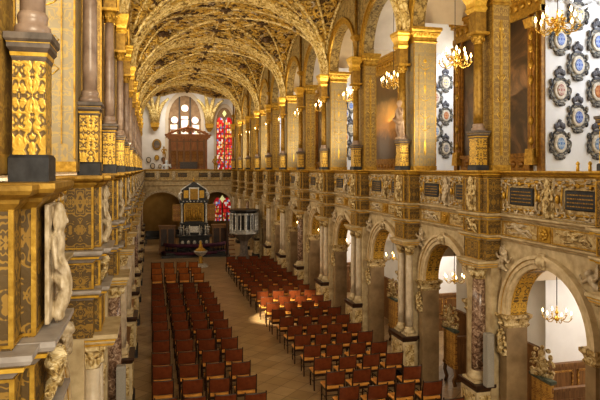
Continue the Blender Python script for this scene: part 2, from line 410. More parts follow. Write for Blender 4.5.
def f_cherubs(mb):                   # pew-end carving: cherub in a scrolled cartouche, 1.0 high, ~.8 wide
    mb.ell((0,-.08,.72),(.11,.11,.125)); mb.ell((0,-.185,.71),(.02,.03,.03)); mb.ell((0,-.04,.77),(.13,.12,.11))
    mb.cap((0,-.05,.58),(0,-.04,.36),.13,.12)
    mb.cap((-.13,-.05,.55),(-.26,-.1,.4),.06,.045); mb.cap((.13,-.05,.55),(.26,-.1,.42),.06,.045)
    for s in (-1,1):
        pts = [(s*(.28+.14*cos(t)), 0, .35+.18*sin(t)) for t in [i*.7 for i in range(9)]]
        mb.tube(pts, .055, 7)
        mb.tube([(s*.12,0,.0),(s*.36,0,.05),(s*.4,0,.22)], .06, 7)
        mb.ell((s*.22,-.02,.86),(.1,.05,.08)); mb.ell((s*.3,-.02,.66),(.09,.05,.1))
    mb.box(-.4,.4,-.06,.06,0,.1); mb.ell((0,-.06,.2),(.16,.09,.16)); mb.ell((0,0,.94),(.08,.06,.07))
def f_scroll_a(mb):                  # strapwork for a parapet bay (half), local x width about 1.5, z height .75
    rnd = random.Random(3)
    for z in (-.37,.355): mb.box(-.78,.78,-.02,0,z,z+.015)
    for x in (-.78,-.47,.455,.765): mb.box(x,x+.015,-.012,0,-.37,.37)
    for s in (-1,1):
        for cx, cz, r, t0 in ((.58,.2,.13,0),(.58,-.2,.13,2),(.2,.27,.09,1),(.2,-.27,.09,3),(.68,0,.08,1.5),(.42,.3,.07,4),(.42,-.3,.07,.5)):
            pts = [(s*(cx+r*(1-.09*i)*cos(t0+i*.6)), -.02, cz+r*(1-.09*i)*sin(t0+i*.6)) for i in range(10)]
            mb.tube(pts, [.03-.0016*i for i in range(10)], 5)
        for i in range(9):
            mb.ell((s*rnd.uniform(.12,.72), -.015, rnd.choice((-1,1))*rnd.uniform(.24,.34)), (rnd.uniform(.025,.06), .03, rnd.uniform(.02,.045)), seg=7, rings=5)
def f_scroll_b(mb):
    rnd = random.Random(11)
    for z in (-.345,.33): mb.box(-.78,.78,-.018,0,z,z+.012)
    for x in (-.75,.738): mb.box(x,x+.012,-.015,0,-.345,.345)
    for i in range(16):
        mb.ell((rnd.uniform(-.75,.75), -.02, rnd.choice((-1,1))*rnd.uniform(.22,.36)), (rnd.uniform(.03,.06), .03, rnd.uniform(.02,.04)), seg=7, rings=5)
    for s in (-1,1):
        mb.tube([(s*.46,-.02,.27),(s*.5,-.02,0),(s*.46,-.02,-.27)], .022, 5); mb.tube([(-.46,-.02,s*.27),(.46,-.02,s*.27)], .022, 5)
        mb.ell((s*.6,-.03,0),(.05,.04,.09)); mb.ell((s*.52,-.03,.31),(.06,.04,.04))

# ------------------------------------------------------------------ setting: floor, walls, vault
Y0, Y1 = 0.4, 52.4
struct('floor', MB().box(-3.6, 11.8, -3.0, 58, -.25, 0).mesh('floor', M['floor']), label='honey coloured stone floor of the nave')
SIDES = {'R': (XR, 0.0, 'across the nave'), 'L': (XL, pi, 'beside the viewer')}
KS = list(range(0, 13))

def lower_wall(mb):
    for j in range(0, 12):
        mb.archwall(-2+YB(j), 2+YB(j), 0, H-1.45, 1.2, 2.87, .2, .6, 22, 1, YB(j))
        mb.box(.2, .6, YB(j)-2, YB(j)+2, H-1.45, H-.12)
def upper_wall(mb):
    for j in range(0, 12):
        mb.archwall(-2+YB(j), 2+YB(j), H+4.05, H+7.2, 1.60, H+4.05, .0, .4, 22, 1, YB(j))
def place_side(s):
    x, rz, words_ = SIDES[s]
    return (x, rz)
def sl(s, y):  # location, for a side, of something whose local frame sits at world y
    return (SIDES[s][0], y, 0)
for s, side in (('R', 'right'), ('L', 'left')):
    x, rz, wd = SIDES[s]
    flip = (lambda mb: mb) if s == 'R' else (lambda mb: rotmb(mb, lambda p: (-p[0], p[1], p[2])))
    mb = MB(); lower_wall(mb); flip(mb)
    struct('wall_%s' % side, mb.mesh('arcade', M['stone']), (x, 0, 0), label='lower arcade wall of round arches %s' % wd)
    mb = MB(); upper_wall(mb); flip(mb)
    struct('wall_%s_upper' % side, mb.mesh('gallery_arcade', M['lunette']), (x, 0, 0), label='upper gallery arcade wall %s' % wd)
    # parapet ground, cornices
    def cornice(zt, hgt, proj, x0=.2, back=.6):
        return [(back, zt-hgt), (x0, zt-hgt), (x0-proj*.35, zt-hgt*.7), (x0-proj*.4, zt-hgt*.55), (x0-proj*.9, zt-hgt*.35), (x0-proj, zt-hgt*.2), (x0-proj, zt), (back, zt)]
    mb = MB().prof_y(cornice(H-.04, .13, .16, .2, .62), YK(0)-.5, YK(12)+.55); flip(mb)
    struct('trim_rail_%s' % side, mb.mesh('rail', M['gold']), (x, 0, 0 if s == 'R' else -.05), label='gilt gallery rail %s' % wd)
    mb = MB().prof_y(cornice(H-.97, .14, .14), YK(0)-.5, YK(12)+.55); flip(mb)
    struct('trim_cornice_%s' % side, mb.mesh('cornice', M['stone']), (x, 0, 0), label='stone cornice below the parapet reliefs %s' % wd)
    mb = MB().prof_y(cornice(H-1.44, .12, .12), YK(0)-.5, YK(12)+.55); flip(mb)
    struct('trim_string_course_%s' % side, mb.mesh('string', M['stone']), (x, 0, 0), label='stone string course above the arches %s' % wd)
    mb = MB().prof_y([(.19,H-.17),(.19,H-.97),(.21,H-.97),(.21,H-.17)], YK(0)-.5, YK(12)+.55).prof_y([(.185,H-1.11),(.185,H-1.44),(.21,H-1.44),(.21,H-1.11)], YK(0)-.5, YK(12)+.55); flip(mb)
    struct('trim_frieze_%s' % side, mb.mesh('frieze', M['parapet']), (x, 0, 0), label='carved parapet frieze %s' % wd)

# gallery floors and aisle ceilings
struct('floor_gallery_right', MB().box(XR+.6, 11.8, 2.0, 52.4, H-1.15, H-.95).mesh('gf', M['cream']), label='gallery floor across the nave')
struct('floor_gallery_left', MB().box(-3.4, XL-.6, 2.0, 52.4, H-1.15, H-.95).mesh('gf', M['cream']), label='gallery floor beside the viewer')
# gallery ceilings: a barrel in each bay
def aisle_vault(zs, r, x0, x1):
    mb = MB()
    for j in range(0, 12):
        n = 12
        vs = []; fs = []
        for i in range(n+1):
            t = pi*i/n; vs += [(x0, YB(j)+2*cos(t), zs+r*sin(t)), (x1, YB(j)+2*cos(t), zs+r*sin(t))]
        for i in range(n): fs.append((2*i, 2*i+1, 2*i+3, 2*i+2))
        mb.add(vs, fs, True)
    return mb
struct('ceiling_gallery_right', aisle_vault(H+4.3, 1.5, XR+.38, 11.8).mesh('gc', M['cream']), label='cream vault of the gallery across the nave')
struct('ceiling_gallery_left', aisle_vault(H+4.3, 1.5, -3.4, XL-.38).mesh('gc', M['cream']), label='cream vault of the gallery beside the viewer')
struct('ceiling_aisle_right', aisle_vault(H-2.6, 1.35, XR+.58, 11.8).mesh('ac', M['cream']), label='cream vault of the aisle across the nave')
struct('ceiling_aisle_left', aisle_vault(H-2.6, 1.35, -3.4, XL-.58).mesh('ac', M['cream']), label='cream vault of the aisle beside the viewer')
# outer walls and the wall piers that carry paintings and shields
struct('wall_outer_right', MB().box(11.6, 11.85, -3, 58, 0, H+7).mesh('ow', M['plaster']), label='white outer wall')
struct('wall_outer_left', MB().box(-3.6, -3.3, 2, 58, 0, H+7).mesh('ow', M['cream']), label='outer wall beside the viewer')
BUT = [(4.4, 8.7), (12.4, 16.7), (20.4, 24.7), (28.4, 32.7), (36.4, 40.7), (44.4, 48.7)]
for i, (a, b) in enumerate(BUT):
    struct('wall_buttress_%d' % (i+1), MB().box(9.3, 11.6, a, b, 0, H+6.6).mesh('but', M['plaster']), label='white plastered inner buttress, %s along the aisle' % ORD[i])

# ---- nave vault
ZS = H + 3.95
def VZ(x, y):
    u = max(-1, min(1, (x-XC)/HW)); zm = ZS + 3.1*sqrt(max(0, 1-abs(u)**2.1))
    m = round((y-YK(0))/(2*D)); v = (y-YK(2*m))/(2*D/2)
    zc = ZS + 2.95*sqrt(max(0, 1-v*v)) + .22*(1-u*u)*(1-v*v)
    return max(zm, zc)
def vault():
    mb = MB(); nx, ny = 56, 14*13
    ya, yb = YK(-1), 53.9
    for i in range(ny+1):
        y = ya + (yb-ya)*i/ny
        for j in range(nx+1):
            u = -cos(pi*j/nx); x = XC + HW*u
            mb.v.append((x, y, VZ(x, y)))
    for i in range(ny):
        for j in range(nx):
            a = i*(nx+1)+j; mb.f.append((a, a+1, a+nx+2, a+nx+1)); mb.sm.append(True)
    return mb.mesh('vault', M['vault'])
CEIL = struct('ceiling', vault(), label='gilded stucco rib vault of the nave')
def ribpath(x0, y0, x1, y1, n=14, dz=.03):
    out = []
    for i in range(n+1):
        t = i/n; s = .5-.5*cos(pi*t) if True else t
        x = x0+(x1-x0)*s; y = y0+(y1-y0)*s
        out.append((x, y, VZ(x, y)-dz))
    return out
def transverse(y):
    mb = MB(); n = 40; P = []
    for i in range(n+1):
        t = pi*i/n; u = -cos(t); x = XC+HW*u*.995; z = ZS+3.1*sqrt(max(0,1-abs(u)**2.1))
        P.append((x, z))
    def band(w, d):
        vs = []; fs = []
        for (x, z) in P:
            dx, dz = XC-x, (ZS-.2)-z; L = sqrt(dx*dx+dz*dz); nx, nz = dx/L, dz/L
            vs += [(x,y-w,z),(x,y+w,z),(x+nx*d,y+w*.8,z+nz*d),(x+nx*d,y-w*.8,z+nz*d)]
        for i in range(n):
            a, b = 4*i, 4*i+4
            fs += [(a+3,b+3,b+2,a+2),(a,b,b+3,a+3),(a+2,b+2,b+1,a+1)]
        mb.add(vs, fs)
    band(.38, .07); band(.26, .16); band(.12, .24); return mb
nt_ = 0
for k in range(1, 13, 2):
    nt_ += 1
    y = YK(k)
    tr = struct('trim_%d' % nt_, transverse(y).mesh('transverse_arch', M['rib']), label='gilt transverse vault arch, %s along the nave' % ORD[k//2])
    if k < 11:
        yb, yn = YK(k+1), YK(k+2)
        for xe in (XL, XR):
            xi = XC+(xe-XC)*.5
            for (xa, ya_, xb, yb_, r_) in ((xe, y+.1, XC, yb, .085), (xe, yn-.1, XC, yb, .085), (xe, y+.12, XC, y+2.0, .06), (xe, yn-.12, XC, yn-2.0, .06), (xe, y+.15, xi, yb, .06), (xe, yn-.15, xi, yb, .06),
                                           (XC, y+2.0, xi, yb, .045), (XC, yn-2.0, xi, yb, .045)):
                obj('rib', MB().tube(ribpath(xa, ya_, xb, yb_, 18), r_, 6).mesh('rib', M['rib']), tr)
            w = MB(); pts = [(xe+(XC-xe)*.012, yb-3.98*cos(pi*i/24), ZS+2.95*sin(pi*i/24)) for i in range(25)]
            w.tube(pts, .1, 6); obj('wall_rib', w.mesh('wall_rib', M['rib']), tr)
        obj('ridge_rib', MB().tube([(XC, y+(yn-y)*i/16, VZ(XC, y+(yn-y)*i/16)-.03) for i in range(17)], .05, 6).mesh('ridge_rib', M['rib']), tr)
        obj('cross_ridge_rib', MB().tube([(XL+.1+(XR-XL-.2)*i/24, yb, VZ(XL+.1+(XR-XL-.2)*i/24, yb)-.03) for i in range(25)], .05, 6).mesh('ridge_rib', M['rib']), tr)
# stucco leaf work over the webs (uncountable)
def leafwork(n, seed, mat, rr):
    rnd = random.Random(seed); mb = MB()
    for _ in range(n):
        y = rnd.uniform(YK(3)+.3, 53.7); x = XC + HW*sin(rnd.uniform(-1.45, 1.45))
        e = .05; z = VZ(x, y)
        nx = -(VZ(x+e,y)-VZ(x-e,y))/(2*e); ny = -(VZ(x,y+e)-VZ(x,y-e))/(2*e)
        nrm = Vector((-nx,-ny,-1)).normalized()
        if abs(nx) > 6 or abs(ny) > 6: continue
        t1 = nrm.cross(Vector((0,1,.01))).normalized(); t2 = nrm.cross(t1)
        R = rnd.uniform(*rr); a0 = rnd.uniform(0, 6.28); c = Vector((x,y,z)) + nrm*.02
        m = 6; pts = [c + (t1*cos(a0+i*.75)+t2*sin(a0+i*.75))*R*(1-.1*i) for i in range(m)]
        mb.tube(pts, [R*.12+R*.2*sin(pi*(i+.5)/m) for i in range(m)], 4)
    return mb.mesh('leafwork', M[mat])
for nm, n, sd, mt, rr in (('stucco_foliage', 4200, 1, 'stucco_leaf', (.08,.24)), ('stucco_foliage', 900, 2, 'white_stone', (.06,.18)), ('stucco_foliage', 1700, 5, 'stucco_dark', (.08,.2))):
    o = obj(nm, leafwork(n, sd, mt, rr), CEIL); o['kind'] = 'stuff'
    o['label'] = {'stucco_leaf': 'gilt stucco leaf scrolls covering the vault webs', 'white_stone': 'pale stucco curls covering the vault webs', 'stucco_dark': 'dark bronze stucco curls covering the vault webs'}[mt]
def boss_me():
    mb = MB(); mb.lathe(0,0,[(.02,-.22),(.08,-.2),(.1,-.12),(.2,-.08),(.23,0),(.1,.05)],12)
    for i in range(8):
        a = i*pi/4; mb.ell((.2*cos(a),.2*sin(a),-.06),(.1,.07,.04),(0,0,a),8,5)
    return mb.mesh('boss', M['stucco_dark'])
bm_ = boss_me()
for k in range(4, 13, 2):
    for dx, dy in ((0,0),(0,-2),(0,1.9),(-2.0,0),(2.0,0),(-2.6,-1.9),(2.6,-1.9),(-2.6,1.8),(2.6,1.8)):
        y = YK(k)+dy; x = XC+dx; e = .05
        nx = (VZ(x+e,y)-VZ(x-e,y))/(2*e); ny = (VZ(x,y+e)-VZ(x,y-e))/(2*e)
        o = obj('rosette_boss', bm_, CEIL, (x,y,VZ(x,y)-.02)); o.rotation_euler = (math.atan(ny), -math.atan(nx), 0)
struct('ceiling_choir', MB().box(-3.3, 11.6, 53.9, 57.4, H+7.6, H+7.8).mesh('cc', M['cream']), label='pale ceiling above the organ')
w_ = MB(); w_.tube([(XC-HW*.985*cos(pi*i/40), 53.85, VZ(XC-HW*.985*cos(pi*i/40), 53.9)-.04) for i in range(41)], .14, 8)
nt_ += 1; struct('trim_%d' % nt_, w_.mesh('choir_arch', M['rib']), label='gilt edge of the vault above the organ')
for xe in (XL, XR):
    w_ = MB()
    for xi, dy in ((XC, 4.0), (XC+(xe-XC)*.5, 4.0), (XC, 2.0)):
        w_.tube(ribpath(xe, YK(11)+.12, xi, YK(11)+dy, 18), .07, 6)
    nt_ += 1; struct('trim_%d' % nt_, w_.mesh('vault_rib', M['rib']), label='gilt ribs of the last vault bay, %s' % ('red window side' if xe > 0 else 'oval painting side'))
# ------------------------------------------------------------------ piers, columns, archivolts
# local frame: +x into the wall, -x towards the nave, y along the nave
PW = {'odd': .68, 'even': .42}; PHL = .37
def pier_fns(w):
    c = w/2
    def pier(mb): mb.loft(c, 0, [(c,PHL,H-.04),(c,PHL,H+3.68)])
    def edge(mb):
        for x in (-.008,w-.012):
            for y in (-PHL-.008,PHL-.028): mb.box(x, x+.02, y, y+.036, H+.12, H+3.6)
        for y in (-PHL-.012,PHL): mb.box(c-.03 if w < .5 else c-.2, c+.03 if w < .5 else c-.185, y, y+.012, H+.3, H+3.3)
        mb.box(-.02,w+.02,-PHL-.02,PHL+.02,H-.03,H+.09)
    def cap(mb): mb.loft(c, 0, [(c+.015,PHL+.015,H+3.62),(c+.04,PHL+.04,H+3.66),(c+.015,PHL+.015,H+3.7),(c+.02,PHL+.02,H+3.78),(c+.1,PHL+.1,H+3.9),(c+.1,PHL+.1,H+3.93),(c+.14,PHL+.14,H+3.98),(c+.14,PHL+.14,H+4.06)])
    def egg(mb):
        mb.loft(c, 0, [(c+.075,PHL+.075,H+3.85),(c+.085,PHL+.085,H+3.87)])
        for i in range(6): mb.ell((-.08, -.4+.16*i, H+3.86),(.03,.055,.05),None,7,5)
        n = int(w/.11)+1
        for i in range(n):
            for sg in (-1,1): mb.ell((-.02+.11*i, sg*(PHL+.08), H+3.86),(.045,.03,.05),None,7,5)
    def orn(mb):
        yy = -PHL
        mb.box(c-.005, c+.005, yy-.004, yy+.004, H+.4, H+3.3)
        for z, rx, rz_ in ((.62,.035,.24),(2.3,.03,.13),(2.75,.035,.035),(3.1,.055,.055)):
            mb.ell((c,yy,H+z),(rx,.012,rz_),None,10,7)
        for z in (1.2,1.55,2.05,2.95):
            for sg in (-1,1): mb.tube([(c,yy,H+z-.1),(c+sg*.06*w/.42,yy,H+z-.06),(c+sg*.1*w/.42,yy,H+z),(c+sg*.07*w/.42,yy,H+z+.05),(c+sg*.04*w/.42,yy,H+z+.01)], .009, 4)
    return pier, edge, cap, egg, orn
def fn_ped(mb): mb.loft(-.08, 0, [(.13,.155,H+.08),(.13,.155,H+.68)])
def fn_ped_base(mb): mb.loft(-.08, 0, [(.16,.18,H-.1),(.16,.18,H+.07),(.145,.165,H+.09)])
def fn_ped_cor(mb): mb.loft(-.08, 0, [(.125,.15,H+.67),(.14,.165,H+.70),(.14,.165,H+.73),(.17,.195,H+.76),(.17,.195,H+.79),(.19,.215,H+.81),(.19,.215,H+.85)])
def fn_ped_gilt(mb):
    for z in (.72,.80): mb.loft(-.08, 0, [(.172 if z>.75 else .145,.197 if z>.75 else .17,H+z-.012),(.178 if z>.75 else .15,.203 if z>.75 else .175,H+z+.012)])
def fn_col_base(mb): mb.lathe(-.08,0,[(.15,H+.85),(.155,H+.88),(.15,H+.91),(.12,H+.93),(.125,H+.96),(.13,H+.98),(.11,H+1.01)],18)
def fn_col_shaft(mb): mb.lathe(-.08,0,[(.105,H+1.0),(.108,H+1.3),(.104,H+2.0),(.093,H+2.8)],18)
def fn_col_cap(mb):
    mb.lathe(-.08,0,[(.095,H+2.78),(.11,H+2.8),(.1,H+2.82),(.115,H+2.9),(.16,H+2.98)],16)
    mb.loft(-.08,0,[(.16,.17,H+2.98),(.18,.19,H+3.0),(.18,.19,H+3.05)])
    for i in range(8):
        a = i*pi/4+.2; mb.ell((-.08+.125*cos(a),.125*sin(a),H+2.9),(.03,.03,.06),None,6,5)
def fn_col_block(mb): mb.loft(-.1,0,[(.13,.15,H+3.05),(.13,.15,H+3.5)])
def fn_col_con(mb): mb.loft(-.13,0,[(.13,.16,H+3.48),(.17,.2,H+3.56),(.14,.18,H+3.62),(.15,.19,H+3.7),(.2,.26,H+3.82),(.2,.26,H+3.86),(.22,.29,H+3.9),(.22,.29,H+3.96)])
def fn_archiv_u(mb):
    mb.ring(1.58,1.74,-.05,.02,H+4.05,26); mb.ring(1.74,1.81,-.08,.02,H+4.05,26)
def fn_soffit_u(mb): mb.ring(1.565,1.60,.02,.38,H+4.05,26)
def fn_archiv_l(mb):
    mb.ring(1.185,1.28,.14,.22,2.87,26); mb.ring(1.28,1.37,.11,.22,2.87,26); mb.ring(1.37,1.44,.075,.22,2.87,26)
def fn_archiv_lg(mb): mb.ring(1.36,1.385,.10,.2,2.87,26)
def fn_soffit_l(mb): mb.ring(1.17,1.2,.22,.6,2.87,26)
def fn_jamb(mb):
    for s in (-1,1): mb.box(.12,.62,min(s*1.17,s*1.42),max(s*1.17,s*1.42),0,2.62)
def fn_jamb_cap(mb):
    for s in (-1,1): mb.loft(.37,s*1.295,[(.255,.13,2.6),(.29,.165,2.66),(.265,.14,2.7),(.28,.155,2.76),(.33,.2,2.82),(.33,.2,2.88)])
# stacks under the upper columns
def fn_st_par(mb): mb.loft(.06,0,[(.2,.52,H-.98),(.2,.52,H-.15)])
def fn_st_par2(mb): mb.loft(-.06,0,[(.15,.29,H-.98),(.15,.29,H-.15)])
def fn_st_fr(mb): mb.loft(.06,0,[(.2,.5,H-1.45),(.2,.5,H-1.08)]); mb.loft(-.06,0,[(.14,.28,H-1.45),(.14,.28,H-1.08)])
def fn_st_bl(mb): mb.loft(.06,0,[(.2,.48,H-2.02),(.2,.48,H-1.54)]); mb.loft(-.07,0,[(.14,.27,H-2.02),(.14,.27,H-1.54)])
def rim(mb, x0, x1, y0, y1, z0, z1, w=.016, t=.01):   # raised frame on the -y and +y faces and the nave face of a block
    for yy in (y0-t, y1):
        mb.box(x0, x0+w, yy, yy+t, z0+w, z1-w); mb.box(x1-w, x1, yy, yy+t, z0+w, z1-w); mb.box(x0, x1, yy, yy+t, z1-w, z1); mb.box(x0, x1, yy, yy+t, z0, z0+w)
    mb.box(x0-t, x0, y0-t, y0+w, z0+w, z1-w); mb.box(x0-t, x0, y1-w, y1+t, z0+w, z1-w); mb.box(x0-t, x0, y0-t, y1+t, z1-w, z1); mb.box(x0-t, x0, y0-t, y1+t, z0, z0+w)
def fn_st_rim(mb):
    rim(mb,-.21,.0,-.29,.29,H-.95,H-.2); rim(mb,-.14,.2,-.52,.52,H-.95,H-.2)
    rim(mb,-.2,.0,-.28,.28,H-1.43,H-1.12); rim(mb,-.14,.2,-.5,.5,H-1.43,H-1.12)
    rim(mb,-.21,.0,-.27,.27,H-2.0,H-1.58)
def cor_secs(hx, hy, z, h, p): return [(hx,hy,z-h),(hx+p*.35,hy+p*.35,z-h*.7),(hx+p*.4,hy+p*.4,z-h*.55),(hx+p*.9,hy+p*.9,z-h*.35),(hx+p,hy+p,z-h*.2),(hx+p,hy+p,z)]
def fn_st_c1(mb): mb.loft(.06,0,cor_secs(.2,.52,H-.035,.14,.12)); mb.loft(-.06,0,cor_secs(.15,.29,H-.03,.15,.13))
def fn_st_c2(mb): mb.loft(.06,0,cor_secs(.2,.51,H-.965,.15,.12)); mb.loft(-.06,0,cor_secs(.15,.28,H-.96,.16,.13))
def fn_st_c3(mb): mb.loft(.06,0,cor_secs(.2,.49,H-1.435,.13,.1)); mb.loft(-.07,0,cor_secs(.14,.27,H-1.43,.14,.11))
def fn_st_g(mb):
    for z in (H-.115, H-1.05, H-1.505):
        mb.loft(-.06,0,[(.225,.365,z-.012),(.23,.37,z+.012)]); mb.loft(.06,0,[(.27,.59,z-.012),(.275,.595,z+.012)])
# lower columns
PIL_X = -.11
def fn_lp(mb): mb.loft(.1,0,[(.14,.5,0),(.14,.5,H-2.02)])                 # backing pilaster
def fn_lcor(mb): mb.loft(-.12,0,[(.24,.4,H-2.16),(.25,.41,H-2.13),(.27,.43,H-2.1),(.27,.43,H-2.07),(.3,.46,H-2.05),(.3,.46,H-2.0)])
def fn_lcorb(mb): mb.loft(-.12,0,[(.245,.405,H-2.145),(.262,.42,H-2.12)]); mb.loft(-.12,0,[(.272,.432,H-2.085),(.28,.44,H-2.06)])
def fn_lped(mb): mb.loft(-.17,0,[(.2,.34,.22),(.2,.34,1.16)])
def fn_lped_t(mb): mb.loft(-.17,0,[(.2,.34,1.14),(.23,.37,1.2),(.25,.39,1.24),(.25,.39,1.3)])
def fn_lped_b(mb): mb.loft(-.17,0,[(.25,.4,0),(.25,.4,.17),(.22,.36,.24)])
def fn_lped_p(mb): mb.box(-.385,-.37,-.26,.26,.34,1.06); mb.box(-.3,-.04,-.352,-.34,.34,1.06); mb.box(-.3,-.04,.34,.352,.34,1.06)
def col_fns(r, ys):
    def base(mb):
        for y in ys: mb.lathe(PIL_X,y,[(r*1.5,1.6),(r*1.55,1.66),(r*1.45,1.71),(r*1.15,1.74),(r*1.25,1.79),(r*1.05,1.83)],16)
        return mb
    def one_shaft(mb): mb.lathe(PIL_X,0,[(r*1.0,1.52),(r*1.02,2.0),(r*.97,2.8),(r*.86,H-2.42)],16)
    def one_base(mb): mb.loft(PIL_X,0,[(r*1.6,r*1.6,1.3),(r*1.6,r*1.6,1.35)]); mb.lathe(PIL_X,0,[(r*1.5,1.35),(r*1.55,1.39),(r*1.45,1.43),(r*1.15,1.45),(r*1.25,1.49),(r*1.05,1.53)],16)
    def one_cap(mb):
        z = H-2.44; mb.lathe(PIL_X,0,[(r*.88,z),(r*1.0,z+.02),(r*.92,z+.04),(r*1.0,z+.12),(r*1.45,z+.23)],14)
        mb.loft(PIL_X,0,[(r*1.4,r*1.4,z+.22),(r*1.6,r*1.6,z+.25),(r*1.6,r*1.6,z+.29)])
        for q in range(8):
            a = q*pi/4; mb.ell((PIL_X+r*1.08*cos(a), r*1.08*sin(a), z+.11),(r*.3,r*.3,.07),None,6,5)
    return one_base, one_shaft, one_cap

fig = {
 'putto': sculpt('putto', f_putto, 'white_stone', .016), 'herm': sculpt('herm', f_herm, 'white_stone', .018),
 'angel': sculpt('angel', f_angel, 'white_stone', .018), 'head': sculpt('mask', f_head, 'stone', .016),
 'cherub': sculpt('cherub', f_cherubs, 'stone_gold', .018),
}
def recol(me, mat):
    c = me.copy(); c.materials.clear(); c.materials.append(M[mat]); return c
fig['herm_g'] = recol(fig['herm'], 'stone_gold'); fig['rosy'] = recol(fig['putto'], 'rosy_stone')
fig['silver'] = recol(fig['putto'], 'silver'); fig['gilt_putto'] = recol(fig['putto'], 'gold'); fig['gilt_angel'] = recol(fig['angel'], 'stone_gold')
FACE = {'R': -pi/2, 'L': pi/2}

for s in ('R', 'L'):
    x, rz, wd = SIDES[s]
    far = s == 'R'
    for k in KS:
        y = YK(k); n = ORD[k]
        # stack (structure) with its mouldings as parts
        yq = y; y = y-.25 if (far and k == 1) else y
        nt_ += 1
        st = struct('trim_%d' % nt_, cached('stack_backing', fn_lp, 'stone'), (x-(.05 if (k == 0 and not far) else 0),y,0), rz, label='projecting pier strip under the gallery, %s %s' % (n, wd))
        obj('parapet_block', cached('st_par', fn_st_par, 'panel'), st); obj('parapet_front', cached('st_par2', fn_st_par2, 'panel'), st)
        obj('frieze_block', cached('st_fr', fn_st_fr, 'panel'), st); obj('impost_block', cached('st_bl', fn_st_bl, 'panel'), st)
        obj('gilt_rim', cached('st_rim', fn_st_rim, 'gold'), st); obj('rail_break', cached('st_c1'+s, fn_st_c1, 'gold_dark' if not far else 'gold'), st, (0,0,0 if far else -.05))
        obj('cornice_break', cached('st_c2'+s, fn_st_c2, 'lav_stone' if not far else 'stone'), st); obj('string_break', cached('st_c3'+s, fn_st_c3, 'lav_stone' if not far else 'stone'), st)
        obj('gilt_line', cached('st_g', fn_st_g, 'gold_bright'), st)
        y = yq
        # upper pier
        od = 'odd' if k % 2 else 'even'; pf_ = pier_fns(PW[od])
        p = thing('gallery_pier', '%s gallery pier with gilt arabesque, %s %s' % ('broad grey' if k % 2 else 'narrow golden', n, wd), 'pier', (x-.08*(-1 if s == 'R' else 1),y,0), rz, 'square gallery piers')
        obj('shaft', cached('pier'+od, pf_[0], 'pier' if k % 2 else 'pier_gold'), p); obj('gilt_edge', cached('pier_edge'+od, pf_[1], 'gold'), p)
        c = obj('capital', cached('pier_cap'+od, pf_[2], 'gold'), p); obj('egg_moulding', cached('pier_egg'+od, pf_[3], 'gold_bright'), c)
        for q in (0, 1): obj('gilt_pattern', cached('pier_orn'+od, pf_[4], 'gold_bright'), p, (PW[od]*q,0,0), pi*q)
        # upper column
        p = thing('gallery_column', 'slender column on gilt pedestal before gallery pier, %s %s' % (n, wd), 'column', (x+(-.04 if far else -.02),y+((-.08 if far else .12) if k == 1 else (-.1 if k == 2 else 0)),0), rz, 'slender columns before the gallery piers', None, None if far else ((.74,.78,1) if k == 0 else (.86,.86,1)))
        if not far and k == 0: p.location = (x+.005, y+.2, 0)
        d = obj('pedestal', cached('ped', fn_ped, 'pedestal'), p); obj('plinth', cached('ped_base', fn_ped_base, 'black_stone'), d)
        e = obj('cornice', cached('ped_cor', fn_ped_cor, 'grey_stone'), d); obj('gilt_band', cached('ped_gilt', fn_ped_gilt, 'gold_bright'), d)
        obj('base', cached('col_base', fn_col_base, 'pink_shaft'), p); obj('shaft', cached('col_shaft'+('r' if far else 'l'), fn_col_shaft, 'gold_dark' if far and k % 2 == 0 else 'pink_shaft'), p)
        obj('capital', cached('col_cap', fn_col_cap, 'gold'), p); obj('block', cached('col_block', fn_col_block, 'gold_dark'), p); obj('console', cached('col_con', fn_col_con, 'gold_bright'), p)
        if k % 2 == 0:
            ws = obj('wall_shaft', cached('wshaft', lambda mb: mb.lathe(-.07,0,[(.1,H+3.95),(.1,H+4.02),(.065,H+4.06),(.06,H+4.5),(.1,H+4.62),(.12,H+4.7),(.06,H+4.74),(.06,H+6.7)],10), 'gold_dark'), p)
            obj('shaft_capital', cached('wshc', lambda mb: mb.loft(-.07,0,[(.08,.08,H+4.55),(.16,.17,H+4.68),(.16,.17,H+4.76)]), 'gold'), ws)
        # lower column(s)
        y = y-.25 if (far and k == 1) else y
        single = k % 4 in (0, 2) and k in (0, 2, 6, 10)
        if single:
            p = thing('marble_column', 'red mottled marble column on carved pedestal, %s lower support %s' % (n, wd), 'column', (x,y+{2:-.12,3:-.2}.get(k,0),0), rz, 'lower nave columns')
            b_, s_, c_ = col_fns(.165, (0,)); offs = (0,); mt = 'marble'; key = 'm'
        else:
            p = thing('twin_column', 'pair of pale columns on one carved pedestal, %s lower support %s' % (n, wd), 'column', (x,y+{2:-.12,3:-.2}.get(k,0),0), rz, 'lower nave columns')
            b_, s_, c_ = col_fns(.105, (0,)); offs = (-.26,.26); mt = 'pale_shaft'; key = 't'
        d = obj('pedestal', cached('lped', fn_lped, 'stone'), p); obj('top_slab', cached('lped_t', fn_lped_t, 'wood_dark'), d); obj('plinth', cached('lped_b', fn_lped_b, 'black_stone'), d)
        obj('carved_panel', cached('lped_p', fn_lped_p, 'stone_gold'), d)
        if not single:
            d.scale = (1,1.22,1)
        for oy in offs:
            obj('base', cached('lb'+key, b_, 'stone'), p, (0,oy,0)); obj('shaft', cached('ls'+key, s_, mt), p, (0,oy,0)); obj('capital', cached('lc'+key, c_, 'stone_gold'), p, (0,oy,0))
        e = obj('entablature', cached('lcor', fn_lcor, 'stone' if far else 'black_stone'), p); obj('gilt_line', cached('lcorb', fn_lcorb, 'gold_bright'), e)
        # herm figure on the parapet stack
        sx = -1 if s == 'R' else 1
        hx = x + sx*.21
        thing('herm_figure', 'white stone half figure on gallery parapet below column, %s %s' % (n, wd), 'sculpture', (hx,y,H-.93), FACE[s], 'herm figures on the parapet piers', fig['herm_g'] if far else fig['herm'], (.62,.42 if far else .34,.76 if far else .72))
